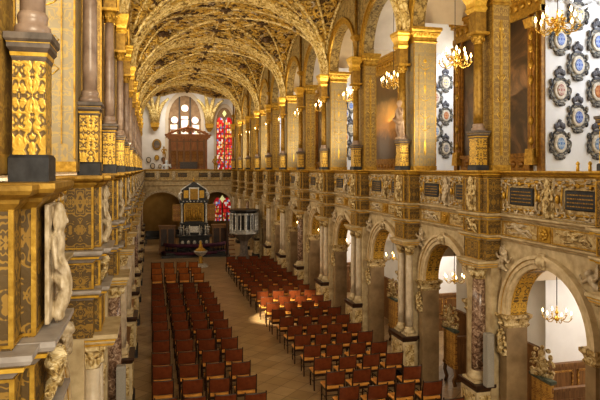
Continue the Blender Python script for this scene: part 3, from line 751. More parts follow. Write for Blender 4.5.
        h2 = thing('angel_relief', 'carved angel on frieze block below parapet, %s pier %s' % (n, wd), 'sculpture', (x+sx*.2,y,H-1.27), FACE[s], 'carved angels on the frieze blocks', fig['gilt_angel'], (.5,.6,.5))
        # vault shaft
    for j in range(0, 12):
        y = YB(j); n = ORD[j]
        nt_ += 1
        a = struct('trim_%d' % nt_, cached('archiv_u', fn_archiv_u, 'gold'), (x,y,0), rz, label='gilt moulding of gallery arch, %s %s' % (n, wd))
        obj('soffit', cached('soffit_u', fn_soffit_u, 'lunette'), a)
        nt_ += 1
        a = struct('trim_%d' % nt_, cached('archiv_l', fn_archiv_l, 'arch_stone'), (x,y,0), rz, label='stone moulding of lower arch, %s %s' % (n, wd))
        obj('gilt_bead', cached('archiv_lg', fn_archiv_lg, 'gold'), a)
        obj('soffit', cached('soffit_l', fn_soffit_l, 'pedestal'), a); obj('jamb', cached('jamb', fn_jamb, 'jamb'), a); obj('jamb_capital', cached('jamb_cap', fn_jamb_cap, 'stone_gold'), a)
        sx = -1 if s == 'R' else 1
        thing('keystone_mask', 'carved mask on keystone of lower arch, %s %s' % (n, wd), 'sculpture', (x-sx*.1,y,4.2), FACE[s], 'keystone masks', fig['head'], .62)
        if s == 'L' and j > 7: continue
        for q, (dy, w2) in enumerate(((-1.38,'viewer side'),(1.38,'altar side'))):
            sc = (.78*(1 if (dy < 0) == (s == 'R') else -1), .8, .8)
            thing('spandrel_angel', 'white winged angel relief on %s of lower arch, %s %s' % (w2, n, wd), 'sculpture', (x-sx*.18,y+dy,3.96), FACE[s], 'spandrel angels', fig['angel'], sc)
        # parapet: plaques, strapwork, centre figure
        me1 = cached('strap_gold', f_scroll_b, 'gold'); me2 = cached('strap_white', f_scroll_a, 'white_stone')
        for q, (dy, w2) in enumerate(((-.99,'viewer side'),(.73,'altar side'))):
            f = thing('strapwork_relief', 'carved strapwork around black plaque on %s of parapet, %s bay %s' % (w2, n, wd), 'relief', (x-sx*.185,y+dy,H-.57), FACE[s], 'strapwork reliefs on the parapets', me2)
            obj('gilt_scroll', me1, f)
            pl = thing('inscription_plaque', 'small black inscribed plaque on %s of parapet, %s bay %s' % (w2, n, wd), 'plaque', (x-sx*.19,y+dy,H-.57), FACE[s], 'black plaques on the parapets')
            def fp(mb): mb.loft(0,0,[(.36,.02,-.18),(.38,.035,-.165),(.38,.035,.165),(.36,.02,.18)])
            def fl(mb):
                rnd = random.Random(5)
                for r_ in range(4):
                    t = -.33; mb.box(-.33,.33,-.037,-.034,.1-.07*r_-.0125,.1-.07*r_-.011)
                    while t < .3:
                        w = rnd.uniform(.02,.07); mb.box(t, min(t+w,.33), -.041,-.034, .1-.07*r_-.011, .1-.07*r_+.011); t += w+.02
            obj('slab', cached('plq', fp, 'black_stone'), pl); obj('lettering', cached('plt', fl, 'gold_dark'), pl)
        thing('parapet_figure', 'pale carved figure between two black plaques, %s bay %s' % (n, wd), 'sculpture', (x-sx*.17,y-.13,H-.94), FACE[s], 'figures between the plaques', fig['herm_g'] if j % 2 else fig['herm'], (.6,.4,.74))
        def fn_fp(mb):
            for sg in (-1,1):
                mb.box(.17,.185,min(sg*.22,sg*1.42),max(sg*.22,sg*1.42),H-1.14,H-1.12); mb.box(.17,.185,min(sg*.22,sg*1.42),max(sg*.22,sg*1.42),H-1.43,H-1.41)
                for e in (.22,1.4): mb.box(.17,.185,sg*e-.012,sg*e+.012,H-1.41,H-1.14)
        def fn_ros(mb):
            mb.box(.165,.185,-.17,.17,H-1.43,H-1.12)
            for i in range(8): mb.ell((.15,.08*cos(i*pi/4),H-1.275+.08*sin(i*pi/4)),(.03,.04,.04),None,6,5)
            mb.ell((.14,0,H-1.275),.045,None,8,6)
        obj('frieze_frame', cached('frieze_frame', fn_fp, 'gold'), a); obj('frieze_rosette', cached('frieze_ros', fn_ros, 'gold'), a)
        thing('jamb_carving', 'carved cherub console on the altar side jamb of lower arch, %s %s' % (n, wd), 'carving', (x-sx*.08,y+1.3,2.02), FACE[s], 'jamb carvings', fig['cherub'], (.34,.6,.56))
        for q, dy in enumerate((-.82, .82)):
            thing('frieze_relief', 'reclining figure relief under the parapet, %s half of %s bay %s' % (('nearer','farther')[q], n, wd), 'relief', (x-sx*.19,y+dy,H-1.28), FACE[s], 'frieze reliefs under the parapets', fig['angel'] if q else fig['gilt_angel'], (1.0,.5,.4))

# statue on a pedestal before the fourth pier across the nave
thing('statue', 'pale standing statue beside gallery column above the twin columns', 'statue', (XR-.22, YK(3)-.02, H+.86), FACE['R'], None, fig['rosy'], 1.15)
# two gilt finials on the near rail
def fn_fin(mb): mb.lathe(0,0,[(.03,0),(.03,.07),(.022,.08),(.03,.09),(.02,.1),(.035,.125),(.035,.14),(.02,.165),(.004,.18)],12)
for q, yy in enumerate((8.68, 8.98)):
    thing('rail_finial', 'small gilt finial on the gallery rail, %s' % ('nearer the black pedestal foot','farther from the black pedestal foot')[q], 'finial', (7.4,yy,H-.04), 0, 'gilt finials on the rail', cached('fin', fn_fin, 'gold_bright'))

# ------------------------------------------------------------------ paintings, shields
for i, (a, b) in enumerate(BUT[1:5]):
    yc = (a+b)/2; hw = (b-a)/2 - .02
    p = thing('wall_painting', 'large %s oil painting in carved gilt frame on gallery wall, %s from the viewer' % ('dark','glowing')[i == 1] if False else 'large %s oil painting in carved gilt frame, %s along the gallery wall' % (('dark','glowing','brown','dim')[i], ORD[i]), 'painting', (9.3,yc,0), 0, 'gallery paintings')
    obj('canvas', MB().box(-.06,-.02,-hw+.5,hw-.5,H+.38,H+3.9).mesh('canvas', M['canvas_glow' if i == 1 else 'canvas_dark']), p)
    mb = MB()
    for sg in (-1,1):
        y0, y1 = sorted((sg*hw, sg*(hw-.18))); mb.box(-.1,0,y0,y1,H-.95,H+4.0)
        y0, y1 = sorted((sg*(hw-.18), sg*(hw-.44))); mb.box(-.16,0,y0,y1,H+.2,H+3.7)
        y0, y1 = sorted((sg*(hw-.44), sg*(hw-.52))); mb.box(-.12,0,y0,y1,H+.3,H+3.95)
    mb.box(-.1,0,-hw,hw,H+3.88,H+4.0).box(-.1,0,-hw,hw,H-.95,H-.85)
    f = obj('frame', mb.mesh('frame', M['frame_gold']), p)
    for sg in (-1,1):
        mb = MB(); yy = sg*(hw-.31); mb.loft(-.16,yy,[(.08,.15,H+3.5),(.1,.17,H+3.6),(.12,.19,H+3.72)]); mb.loft(-.16,yy,[(.1,.16,H+.1),(.08,.14,H+.5)])
        for z in (.7,1.2,2.2,2.6,3.0,3.3): mb.ell((-.17,yy,H+z),(.05,.09,.12),None,8,6)
        mb.box(-.17,-.02,yy-.012+.2*sg,yy+.012+.2*sg,H+.3,H+3.9); mb.box(-.175,-.15,yy-.01,yy+.01,H+.4,H+3.6)
        obj('frame_carving', mb.mesh('frame_carving', M['gold']), f)
    mb = MB().box(-.14,0,-hw,hw,H+3.85,H+4.0).box(-.1,0,-hw,hw,H+4.0,H+4.32).box(-.2,0,-hw-.02,hw+.02,H+4.32,H+4.42).box(-.26,0,-hw-.02,hw+.02,H+4.42,H+4.52)
    for q in range(15): mb.ell((-.1,-hw+.2+q*(2*hw-.4)/14,H+4.16),(.05,.11,.1),None,8,6)
    obj('entablature', mb.mesh('entablature', M['gold']), p)
    mb = MB().box(-.12,0,-hw+.44,hw-.44,H-.95,H+.3).box(-.18,0,-hw+.4,hw-.4,H+.3,H+.4)
    for q in range(9): mb.ell((-.12,-hw+.8+q*(2*hw-1.6)/8,H+.12),(.05,.13,.09),None,8,6)
    obj('sill', mb.mesh('sill', M['frame_gold']), p)

def fn_sh_frame(mb):     # faces -y
    n = 28; out = []; 
    for i in range(n):
        t = 2*pi*i/n; w = 1+.07*cos(6*t); out.append((.27*w*cos(t), .34*w*sin(t)))
    vs = [(p[0],0,p[1]) for p in out] + [(p[0]*.94,-.07,p[1]*.94) for p in out] + [(p[0]*.72,-.05,p[1]*.76) for p in out]
    fs = []
    for i in range(n):
        j = (i+1)%n; fs += [(i,j,n+j,n+i),(n+i,n+j,2*n+j,2*n+i)]
    fs += [tuple(range(2*n,3*n))]
    mb.add(vs, fs)
    for sg in (-1,1):
        for z in (.2,-.16): mb.ell((sg*.25,-.05,z),(.05,.04,.09),None,8,6)
        mb.tube([(sg*(.25+.06*cos(t)),-.06,-.02+.1*sin(t)) for t in [i*.6-1.6 for i in range(7)]], .02, 5)
    mb.ell((0,-.05,-.36),(.13,.04,.05),None,8,6); mb.ell((-.1,-.05,-.33),(.05,.04,.06),None,8,6); mb.ell((.1,-.05,-.33),(.05,.04,.06),None,8,6)
def oval(mb, rx, rz_, y0, y1, ri=0):
    n = 26; vs = []
    for r, yy in ((1,y0),(1,y1),(.9,y1-.015)):
        vs += [(rx*r*cos(2*pi*i/n),yy,rz_*r*sin(2*pi*i/n)) for i in range(n)]
    fs = []
    for i in range(n):
        j = (i+1)%n; fs += [(i,j,n+j,n+i),(n+i,n+j,2*n+j,2*n+i)]
    fs.append(tuple(range(2*n,3*n))); mb.add(vs, fs)
def fn_sh_band(mb): oval(mb,.175,.235,-.04,-.075)
def fn_sh_face(mb): oval(mb,.11,.155,-.06,-.095)
def fn_sh_crown(mb):
    mb.box(-.1,.1,-.06,0,.3,.36)
    for i in range(5):
        a = -.11+.055*i; mb.ell((a,-.04,.43+.03*(2-abs(i-2))),(.05,.04,.08),None,8,6)
    mb.ell((0,-.04,.56),(.05,.04,.05),None,8,6)
sh_list = []
for row, z in enumerate((.62,1.92,3.15)):
    sh_list += [(9.68,12.4,z,'first buttress, inner row'), (10.76,12.4,z,'first buttress, outer row')]
for z in (1.27,2.55): sh_list.append((10.19,12.4,z,'first buttress, middle row'))
sh_list.append((10.19,12.4,3.8,'first buttress, middle row'))
for xx, zs, wd in ((10.9,(.78,2.03,3.28),'second buttress, outer row'),(10.48,(1.42,2.7),'second buttress, inner row'),
                   (9.88,(.84,2.03,3.2),'third buttress, outer row'),(9.6,(1.6,2.8),'third buttress, inner row'),
                   (10.62,(.6,1.7,2.8),'fourth buttress, outer row'),(10.15,(1.15,2.25,3.3),'fourth buttress, inner row')):
    yb = {'s':20.4,'t':28.4,'f':36.4}[wd[0]]
    for z in zs: sh_list.append((xx,yb,z,wd))
enam = {}
cols_seen = {}
PERM = [3,1,5,2,0,4,0,1,3,5,4,2]
for i, (xx, yy, z, wd) in enumerate(sh_list):
    cols_seen.setdefault(wd, []).append((z, i))
for wd, lst in cols_seen.items():
    lst.sort()
    for r_, (z, i) in enumerate(lst):
        xx, yy, z, _ = sh_list[i]
        ci = PERM[i % len(PERM)] if yy > 13 else {(.62,9.68):3,(1.92,9.68):1,(3.15,9.68):0,(1.27,10.19):0,(2.55,10.19):0,(3.8,10.19):2,(.62,10.76):3,(1.92,10.76):4,(3.15,10.76):0}[(z,xx)]
        cw = ('blue and silver','red and ivory','blue and gold','sky blue and white','orange red','grey and ivory')[ci]
        o = thing('heraldic_shield', 'oval %s coat of arms, %s, %s from bottom' % (cw, wd, ORD[r_]), 'shield', (xx,yy+.012,H+z), 0, 'heraldic shields on the white walls')
        o.scale = (1,1,.98) if abs(yy-12.4) < .1 else (.95,.95,.95)
        obj('cartouche', cached('shf', fn_sh_frame, 'shield_frame'), o)
        obj('inner_band', cached('shb', fn_sh_band, 'shield_inner'), o); obj('arms', cached('sha%d' % ci, fn_sh_face, 'enamel%d' % ci), o)
        obj('crown', cached('shc', fn_sh_crown, 'lead_crown'), o)
# white stucco relief high on the first buttress, and in the aisle below
def fn_stucco(mb):
    rnd = random.Random(4)
    for sg in (-1,1):
        for cx, cz, r, t0 in ((.5,.1,.2,0),(.85,.35,.16,2),(.3,.42,.14,4),(.65,-.2,.13,1)):
            mb.tube([(sg*(cx+r*(1-.08*i)*cos(t0+i*.6)),-.03,cz+r*(1-.08*i)*sin(t0+i*.6)) for i in range(10)], [.05-.003*i for i in range(10)], 6)
        for i in range(7): mb.ell((sg*rnd.uniform(.1,.9),-.02,rnd.uniform(-.3,.55)),(rnd.uniform(.05,.1),.05,rnd.uniform(.04,.09)),None,8,6)
    mb.ell((0,-.04,.1),(.16,.08,.22)); mb.tube([(-.4,-.02,-.25),(0,-.03,-.42),(.4,-.02,-.25)], .05, 6)
thing('stucco_relief', 'white stucco scroll relief above the shields', 'relief', (10.25,12.39,H+4.35), 0, None, cached('stucco', fn_stucco, 'plaster'))
thing('stucco_relief', 'white stucco scroll relief on aisle wall behind low chandelier', 'relief', (10.15,12.39,3.75), 0, None, cached('stucco', fn_stucco, 'plaster'), .75)

# ------------------------------------------------------------------ aisle furniture
def pew(y, i):
    y -= .27
    p = thing('box_pew', 'oak pew with carved gilt end in the aisle, %s arch from the viewer' % ORD[i], 'pew', (8.12,y,0), 0, 'oak pews in the aisle')
    obj('end_panel', MB().box(0,.07,-.32,.32,.55,1.48).box(-.02,.08,-.34,.34,.5,.58).mesh('end', M['wood_gold']), p)
    obj('end_rail', MB().loft(.035,0,[(.04,.33,1.47),(.075,.37,1.51),(.075,.37,1.56)]).mesh('rail', M['teal_wood']), p)
    mb = MB()
    for sg in (-1,1):
        mb.tube([(.035,sg*.26,.52),(.035,sg*.32,.3),(.035,sg*.2,.15),(.035,sg*.28,0)], .05, 7)
    obj('foot', mb.mesh('foot', M['wood']), p)
    obj('back', MB().box(.07,1.12,-.3,-.25,.12,1.32).box(.07,1.12,-.33,-.22,1.32,1.38).box(.2,.6,-.315,-.3,.45,1.15).box(.68,1.04,-.315,-.3,.45,1.15).mesh('back', M['wood']), p)
    obj('seat', MB().box(.07,1.12,-.25,.22,.42,.47).mesh('seat', M['wood']), p)
    thing('pew_carving', 'gilded carved cherub cartouche topping the pew end, %s arch from the viewer' % ORD[i], 'carving', (8.15,y,1.56), FACE['R'] + .5, 'cherub carvings on the pews', fig['cherub'], (.62,.62,.66))
for i in range(0, 7): pew(11.25+4*(i), i)
for i, (a, b) in enumerate(BUT[1:4]):
    w = thing('wainscot_bench', 'oak panelled wainscot bench against the %s white buttress' % ORD[i], 'bench', (9.32,a,0), 0, 'wainscot benches')
    mb = MB().box(0,2.2,-.07,-.01,0,1.2).box(0,2.2,-.12,-.0,1.2,1.28)
    obj('back_panel', mb.mesh('bp', M['wood']), w)
    mb = MB()
    for q in range(3): mb.box(.1+.72*q,.14+.72*q,-.1,-.07,.2,1.1); mb.box(.66+.72*q,.7+.72*q,-.1,-.07,.2,1.1); mb.box(.1+.72*q,.7+.72*q,-.1,-.07,1.06,1.1); mb.box(.1+.72*q,.7+.72*q,-.1,-.07,.5,.54)
    obj('panel_frame', mb.mesh('pf', M['wood_gold']), w)
    obj('seat', MB().box(0,2.2,-.5,-.1,.42,.47).box(0,2.2,-.48,-.44,0,.42).mesh('st', M['wood']), w)
for i, (a, b) in enumerate(BUT[1:4]):
    w = thing('wall_wainscot', 'long oak wainscot along the face of the %s buttress' % ORD[i], 'wainscot', (9.3,(a+b)/2,0), 0, 'aisle wainscots', MB().box(-.07,-.01,-2.0,2.12,0,1.55).box(-.11,-.01,-2.0,2.12,1.55,1.63).mesh('ww', M['wood']))
def speaker(x, y, z, h, label, rz=0):
    s_ = thing('column_speaker', label, 'loudspeaker', (x,y,z), rz, 'column loudspeakers')
    obj('cabinet', MB().loft(0,0,[(.075,.07,0),(.085,.08,.02),(.085,.08,h-.02),(.075,.07,h)]).mesh('cab', M['speaker']), s_)
    obj('grille', MB().box(-.065,.065,-.092,-.08,.05,h-.05).mesh('gr', M['speaker']), s_)
    obj('bracket', MB().box(-.03,.03,.08,.2,h*.4,h*.55).mesh('br', M['black']), s_)
speaker(7.06,11.3,1.32,1.15,'grey column loudspeaker beside the red marble column across the nave')
speaker(-.52,11.45,1.2,1.15,'grey column loudspeaker beside the red marble column beside the viewer')

# ------------------------------------------------------------------ chandeliers
def chandelier(x, y, z, R, arms, tiers, drop, label, group, lit=True):
    t = thing('chandelier', label, 'chandelier', (x,y,z), 0, group)
    key = 'ch%.2f_%d_%d' % (R, arms, tiers)
    def body(mb): mb.lathe(0,0,[(.005,-R*.62),(R*.06,-R*.58),(R*.03,-R*.5),(R*.16,-R*.38),(R*.2,-R*.26),(R*.1,-R*.12),(R*.05,0),(R*.09,R*.1),(R*.14,R*.2),(R*.07,R*.32),(R*.04,R*.5),(R*.07,R*.58),(R*.03,R*.66),(R*.02,R*.72)],14)
    obj('body', cached(key+'b', body, 'brass'), t)
    def chain(mb): mb.tube([(0,0,R*.7),(0,0,drop)], .009, 5)
    obj('chain', cached(key+'c%.2f' % drop, chain, 'lead'), t)
    def orn(mb):
        for i in range(10):
            a = i*2*pi/10; mb.ell((R*.3*cos(a),R*.3*sin(a),R*.1+R*.12*((i%2)*2-1)),(R*.09,R*.09,R*.09),None,7,5)
    if tiers > 1: obj('leaf_crown', cached(key+'o', orn, 'brass'), t)
    for tier in range(tiers):
        r = R*(1 if tier == 0 else .6); z0 = -R*.2 + tier*R*.42; n = arms if tier == 0 else max(4, arms-3)
        def arm(mb):
            mb.tube([(R*.08,0,z0),(r*.3,0,z0-R*.06),(r*.55,0,z0-R*.24),(r*.82,0,z0-R*.22),(r*.98,0,z0-R*.05),(r,0,z0+R*.02)], R*.032, 6)
            mb.lathe(r,0,[(R*.02,z0),(R*.1,z0+R*.04),(R*.1,z0+R*.06),(R*.04,z0+R*.08)],10)
            mb.tube([(r*.4+R*.09*cos(q*.8)*(1-q*.08), 0, z0-R*.05+R*.09*sin(q*.8)*(1-q*.08)) for q in range(8)], R*.022, 5)
        def candle(mb): mb.lathe(0,0,[(R*.04,z0+R*.06),(R*.04,z0+R*.3),(R*.01,z0+R*.31)],8)
        def flame(mb): mb.lathe(0,0,[(.003,z0+R*.3),(R*.05,z0+R*.37),(R*.065,z0+R*.44),(R*.035,z0+R*.54),(.002,z0+R*.62)],8)
        for i in range(n):
            a = 2*pi*i/n + tier*.4 + .2
            obj('arm', cached(key+'a%d' % tier, arm, 'brass'), t, (0,0,0), a)
            c = obj('candle', cached(key+'k%d' % tier, candle, 'candle'), t, (r*cos(a), r*sin(a), 0))
            obj('bulb', cached(key+'f%d' % tier, flame, 'flame'), c)
    return t
for j in range(1, 12):
    y = YB(j)
    chandelier(7.72,y,H+2.84,.40,8,2,2.9,'gilt two-tier candle chandelier in the gallery arch, %s from the viewer' % ORD[j-1],'gallery chandeliers')
    chandelier(7.7,y,3.15,.26,6,1,1.58,'small brass chandelier hanging in the lower arch, %s from the viewer' % ORD[j-1],'aisle chandeliers')

# ------------------------------------------------------------------ chairs (backs towards the viewer, facing the altar +y)
def fn_seat(mb): mb.loft(0,0,[(.235,.215,.43),(.25,.23,.445),(.25,.23,.475),(.225,.205,.495)])
def fn_back(mb):
    vs = []; n = 8
    for i in range(n+1):
        x = -.235+.47*i/n; c = -.03*(1-(2*i/n-1)**2)
        for z, dy in ((.56,0),(.88,-.05)):
            vs += [(x,-.245+c+dy,z),(x,-.205+c+dy,z)]
    fs = []
    for i in range(n):
        a, b = 4*i, 4*i+4
        fs += [(a,b,b+2,a+2),(a+1,a+3,b+3,b+1),(a,a+1,b+1,b),(a+2,b+2,b+3,a+3)]
    fs += [(0,2,3,1),(4*n,4*n+1,4*n+3,4*n+2)]
    mb.add(vs, fs)
def fn_backr(mb, z=.555, dy=0):
        mb.tube([(-.25,-.225+dy,z),(-.12,-.25+dy,z),(0,-.257+dy,z),(.12,-.25+dy,z),(.25,-.225+dy,z)], .017, 6, False)
def fn_rleg(mb): mb.tube([(0,-.26,0),(0,-.225,.42),(0,-.222,.56),(0,-.285,.93)], [.019,.023,.022,.017], 6, False)
def fn_fleg(mb): mb.tube([(0,.2,0),(0,.2,.44)], [.016,.023], 6, False)
def fn_frame(mb):
    mb.box(-.23,.23,.185,.215,.375,.435); mb.box(-.23,.23,-.235,-.205,.375,.435)
    for s_ in (-1,1): mb.box(s_*.225-.014,s_*.225+.014,-.22,.2,.375,.435)
def fn_str(mb):
    for s_ in (-1,1): mb.tube([(s_*.225,-.24,.2),(s_*.225,.2,.2)], .012, 5)
    mb.tube([(-.225,-.02,.2),(.225,-.02,.2)], .011, 5)
def chair(x, y, label, group, tint='leather_red', seat='leather_tan', rz=0):
    c = thing('leather_chair', label, 'chair', (x,y,0), rz, group)
    obj('seat', cached('cseat'+seat, fn_seat, seat), c)
    b = obj('backrest', cached('cback'+tint, fn_back, tint), c); obj('back_rail', cached('cbackr', fn_backr, 'wood_dark'), b); obj('back_rail', cached('cbackt', lambda mb: fn_backr(mb, .885, -.05), 'wood_dark'), b)
    for s_ in (-1,1):
        obj('leg', cached('crleg', fn_rleg, 'wood_dark'), c, (s_*.243,0,0)); obj('leg', cached('cfleg', fn_fleg, 'wood_dark'), c, (s_*.225,0,0))
    obj('seat_frame', cached('cframe', fn_frame, 'wood_dark'), c); obj('stretcher', cached('cstr', fn_str, 'wood_dark'), c)
rj = random.Random(21)
left_rows = [33.35, 31.5, 29.75] + [27.35 - 1.135*i for i in range(15)]
for r_, y in enumerate(left_rows):
    for q in range(4):
        chair(.33+.665*q+rj.uniform(-.02,.02), y-.12*q*.5+rj.uniform(-.03,.03), 'red leather chair, block beside the viewer, %s row from altar, %s seat from the wall' % (ORD[r_], ORD[q]),
              'chairs in the block beside the viewer', 'leather_red_lit' if r_ < 3 else 'leather_red', 'leather_tan', rj.uniform(-.05,.05))
right_rows = [34.6 - 1.115*i for i in range(21)]
for r_, y in enumerate(right_rows):
    for q in range(4):
        chair(4.55+.68*q+rj.uniform(-.03,.03), y-.1*q*.5+rj.uniform(-.04,.04), 'red leather chair, block across the aisle, %s row from altar, %s seat from the aisle' % (ORD[r_], ORD[q]),
              'chairs in the block across the aisle', 'leather_red', 'leather_tan', rj.uniform(-.06,.06))

# ------------------------------------------------------------------ east end: bridge gallery
ye = 52.5
mb = MB()
sw = lambda p: (p[1], p[0], p[2])
mb = MB().archwall(XL-2.6, 3.2, 0, H-.95, 1.6, 2.75, 0, .45, 22, .78, 1.0).archwall(3.2, 11.6, 0, H-.95, 1.3, 2.75, 0, .45, 22, .95, 5.75)
rotmb(mb, sw); mb.v = [(p[0], p[1]+ye, p[2]) for p in mb.v]
struct('wall_east_bridge', mb.mesh('bridge', M['stone']), label='stone bridge wall with two round arches behind the altar')
mb = MB().box(XL-.3, XR+.3, ye-.02, ye+.4, H-.95, H-.14)
struct('trim_bridge_parapet', mb.mesh('bp', M['parapet']), label='carved parapet above the altar arches')
for nm, z, h_, pj, mt in (('rail',H-.03,.13,.14,'gold'),('cornice',H-.95,.13,.13,'stone'),('string',H-1.4,.1,.09,'stone')):
    mb = MB().prof_x([(ye+.45,z-h_),(ye,z-h_),(ye-pj*.4,z-h_*.6),(ye-pj,z-h_*.25),(ye-pj,z),(ye+.45,z)], XL-.3, XR+.3)
    struct('trim_bridge_%s' % nm, mb.mesh(nm, M[mt]), label='%s moulding of the bridge behind the altar' % nm)
for cx, r, k_ in ((1.0,1.6,.78),(5.75,1.3,.95)):
    nt_ += 1
    mb = MB().ring(r-.02, r+.2, -.07, .02, 2.75, 24, k_, cx); rotmb(mb, sw); mb.v = [(p[0], p[1]+ye, p[2]) for p in mb.v]
    struct('trim_%d' % nt_, mb.mesh('bridge_arch', M['white_stone']), label='pale moulding of an arch behind the altar, %s' % ('wall side' if cx < 2 else 'pulpit side'))
for i, px_ in enumerate((.0, 1.25, 2.75, 4.55, 5.6, 6.7)):
    pl = thing('inscription_plaque', 'small black plaque on the parapet above the altar, %s from the wall beside the viewer' % ORD[i], 'plaque', (px_, ye-.03, H-.52), 0, 'black plaques above the altar')
    obj('slab', cached('plq', fp, 'black_stone'), pl); obj('lettering', cached('plt', fl, 'gold_dark'), pl)
for i, px_ in enumerate((.62, 2.0, 5.08, 6.15)):
    thing('parapet_figure', 'small pale figure on the parapet above the altar, %s from the wall beside the viewer' % ORD[i], 'sculpture', (px_, ye-.02, H-.92), 0, 'figures above the altar', fig['herm'], (.6,.5,.72))
struct('floor_bridge', MB().box(-3.3, 11.6, ye+.4, 57, H-1.15, H-.95).mesh('bf', M['ochre']), label='upper floor behind the altar bridge')
# back wall with window openings simplified as panels set into it
yb_ = 57.0
struct('wall_east_lower', MB().box(-3.3, 11.6, yb_, yb_+.4, 0, H-1.0).mesh('el', M['ochre']), label='ochre back wall of the choir')
struct('wall_east', MB().box(-3.3, 11.6, yb_, yb_+.4, H-1.0, H+8).mesh('eu', M['plaster']), label='white back wall above the organ')
struct('wall_choir_right', MB().box(8.6, 8.8, ye+.5, yb_, 0, H+7).mesh('cr', M['cream']), label='choir side wall by the red window')
struct('wall_choir_left', MB().box(-1.6, -1.4, ye+.5, yb_, 0, H+7).mesh('cl', M['cream']), label='choir side wall by the oval paintings')
def arched_panel(mb, cx, hw, zb, zs, y0, y1, k=1.3):
    n = 14; out = [(cx-hw,zb),(cx+hw,zb)] + [(cx+hw*cos(pi*i/n), zs+hw*k*sin(pi*i/n)) for i in range(n+1)]
    m = len(out); vs = [(p[0],y0,p[1]) for p in out] + [(p[0],y1,p[1]) for p in out]
    mb.add(vs, [tuple(range(m)), tuple(range(2*m-1,m-1,-1))] + [(i,m+i,m+(i+1)%m,(i+1)%m) for i in range(m)])
def gothic_window(num, cx, hw, zb, zs, y, mat, label, mull=1, rows=4, k=1.3, surround='stone', fw=.16):
    w = struct('window_%d' % num, (lambda mb: (arched_panel(mb, cx, hw+fw, zb-fw, zs, y-.06, y, k), mb)[1])(MB()).mesh('window_surround', M[surround]), label=label)
    mb = MB(); arched_panel(mb, cx, hw, zb, zs, y-.1, y-.07, k); obj('glass_pane', mb.mesh('pane', M[mat]), w)
    mb = MB()
    for i in range(1, mull+1):
        x = cx-hw+2*hw*i/(mull+1); u = (x-cx)/hw; mb.box(x-.055,x+.055,y-.2,y-.1,zb,zs+hw*k*sqrt(max(0,1-u*u)))
    for i in range(1, rows+1):
        z = zb+(zs-zb)*i/rows; mb.box(cx-hw,cx+hw,y-.16,y-.1,z-.03,z+.03)
    obj('mullion', mb.mesh('mullion', M['lead']), w)
    return w
gothic_window(1, 3.2, 1.5, H+.3, H+4.7, yb_, 'tracery', 'pointed window of brown tracery with pale glass behind the organ', 2, 2, 1.5, 'cream', .3)
for dx, z0, z1 in ((-1.02,2.6,3.6),(0,2.6,3.55),(1.02,2.6,3.6),(0,3.75,5.0),(-1.02,3.75,4.2),(1.02,3.75,4.2)):
    obj('glass_pane', MB().box(3.2+dx-.32,3.2+dx+.32,yb_-.15,yb_-.11,H+z0,H+z1).mesh('pane', M['stained_pale']), bpy.data.objects['window_1'])
def lancets(num, cx, hw, zb, zs, k, rows, label, surround, fw):
    w = gothic_window(num, cx, hw, zb, zs, yb_, 'tracery', label, 0, 0, k, surround, fw)
    q = hw*.5
    for sg in (-1, 1):
        mb = MB(); arched_panel(mb, cx+sg*q, q*.82, zb+.08, zs-q*.1, yb_-.15, yb_-.11, 1.9); obj('lancet_pane', mb.mesh('lancet', M['stained_red']), w)
        mb = MB()
        for i in range(1, rows): z = zb+(zs-zb)*i/rows; mb.box(cx+sg*q-q*.82, cx+sg*q+q*.82, yb_-.17, yb_-.15, z-.025, z+.025)
        mb.box(cx+sg*q-.02, cx+sg*q+.02, yb_-.17, yb_-.15, zb, zs)
        obj('glazing_bar', mb.mesh('bars', M['lead']), w)
    mb = MB(); n = 4; z = zs+hw*k*.62
    mb.add([(cx-hw*.26,yb_-.15,z),(cx,yb_-.15,z-hw*.42),(cx+hw*.26,yb_-.15,z),(cx,yb_-.15,z+hw*.4),(cx-hw*.26,yb_-.11,z),(cx,yb_-.11,z-hw*.42),(cx+hw*.26,yb_-.11,z),(cx,yb_-.11,z+hw*.4)], [(0,1,2,3),(0,4,5,1),(1,5,6,2),(2,6,7,3),(3,7,4,0)])
    obj('top_pane', mb.mesh('top_pane', M['stained_yellow']), w)
lancets(2, 6.95, .8, H-.1, H+4.4, 1.9, 9, 'tall pointed stained glass window of two red lancets', 'cream', .2)
lancets(3, 6.75, .9, .95, 2.6, .95, 4, 'low stained glass window under the bridge by the pulpit', 'ochre', .15)
# round panes and stone tracery of the pale window
w_ = bpy.data.objects['window_1']
for dx, dz in ((0,5.75),(-.95,4.62),(.95,4.62)):
    mb = MB(); n = 16
    mb.add([(3.2+dx+.33*cos(2*pi*i/n),yb_-.26,H+dz+.33*sin(2*pi*i/n)) for i in range(n)]+[(3.2+dx+.33*cos(2*pi*i/n),yb_-.23,H+dz+.33*sin(2*pi*i/n)) for i in range(n)], [tuple(range(n-1,-1,-1))]+[(i,(i+1)%n,n+(i+1)%n,n+i) for i in range(n)])
    obj('round_pane', mb.mesh('round_pane', M['stained_pale']), w_)
# corbels carrying wall ribs
for i, cx in enumerate((.45, 5.5)):
    mb = MB().loft(cx, yb_-.3, [(.12,.1,H+3.55),(.3,.2,H+3.85),(.36,.28,H+3.9),(.36,.28,H+4.15),(.42,.3,H+4.2),(.42,.3,H+4.3)])
    c = thing('gilt_corbel', 'gilt corbel on white wall, %s' % ('beside the oval paintings' if i == 0 else 'between organ and red window'), 'corbel', (0,0,0), 0, None, mb.mesh('corbel', M['gold']))
    mb = MB()
    for tx, tz in ((-1.2,2.2),(-.5,2.7),(.5,2.7),(1.2,2.2)):
        mb.tube([(cx+tx*.12,yb_-.3,H+4.3),(cx+tx*.3,yb_-.4,H+4.3+tz*.5),(cx+tx*.65,yb_-.7,H+4.3+tz*.85),(cx+tx,yb_-1.2,H+4.3+tz)], [.24,.22,.16,.1], 7)
    obj('rib', mb.mesh('rib', M['rib']), c)
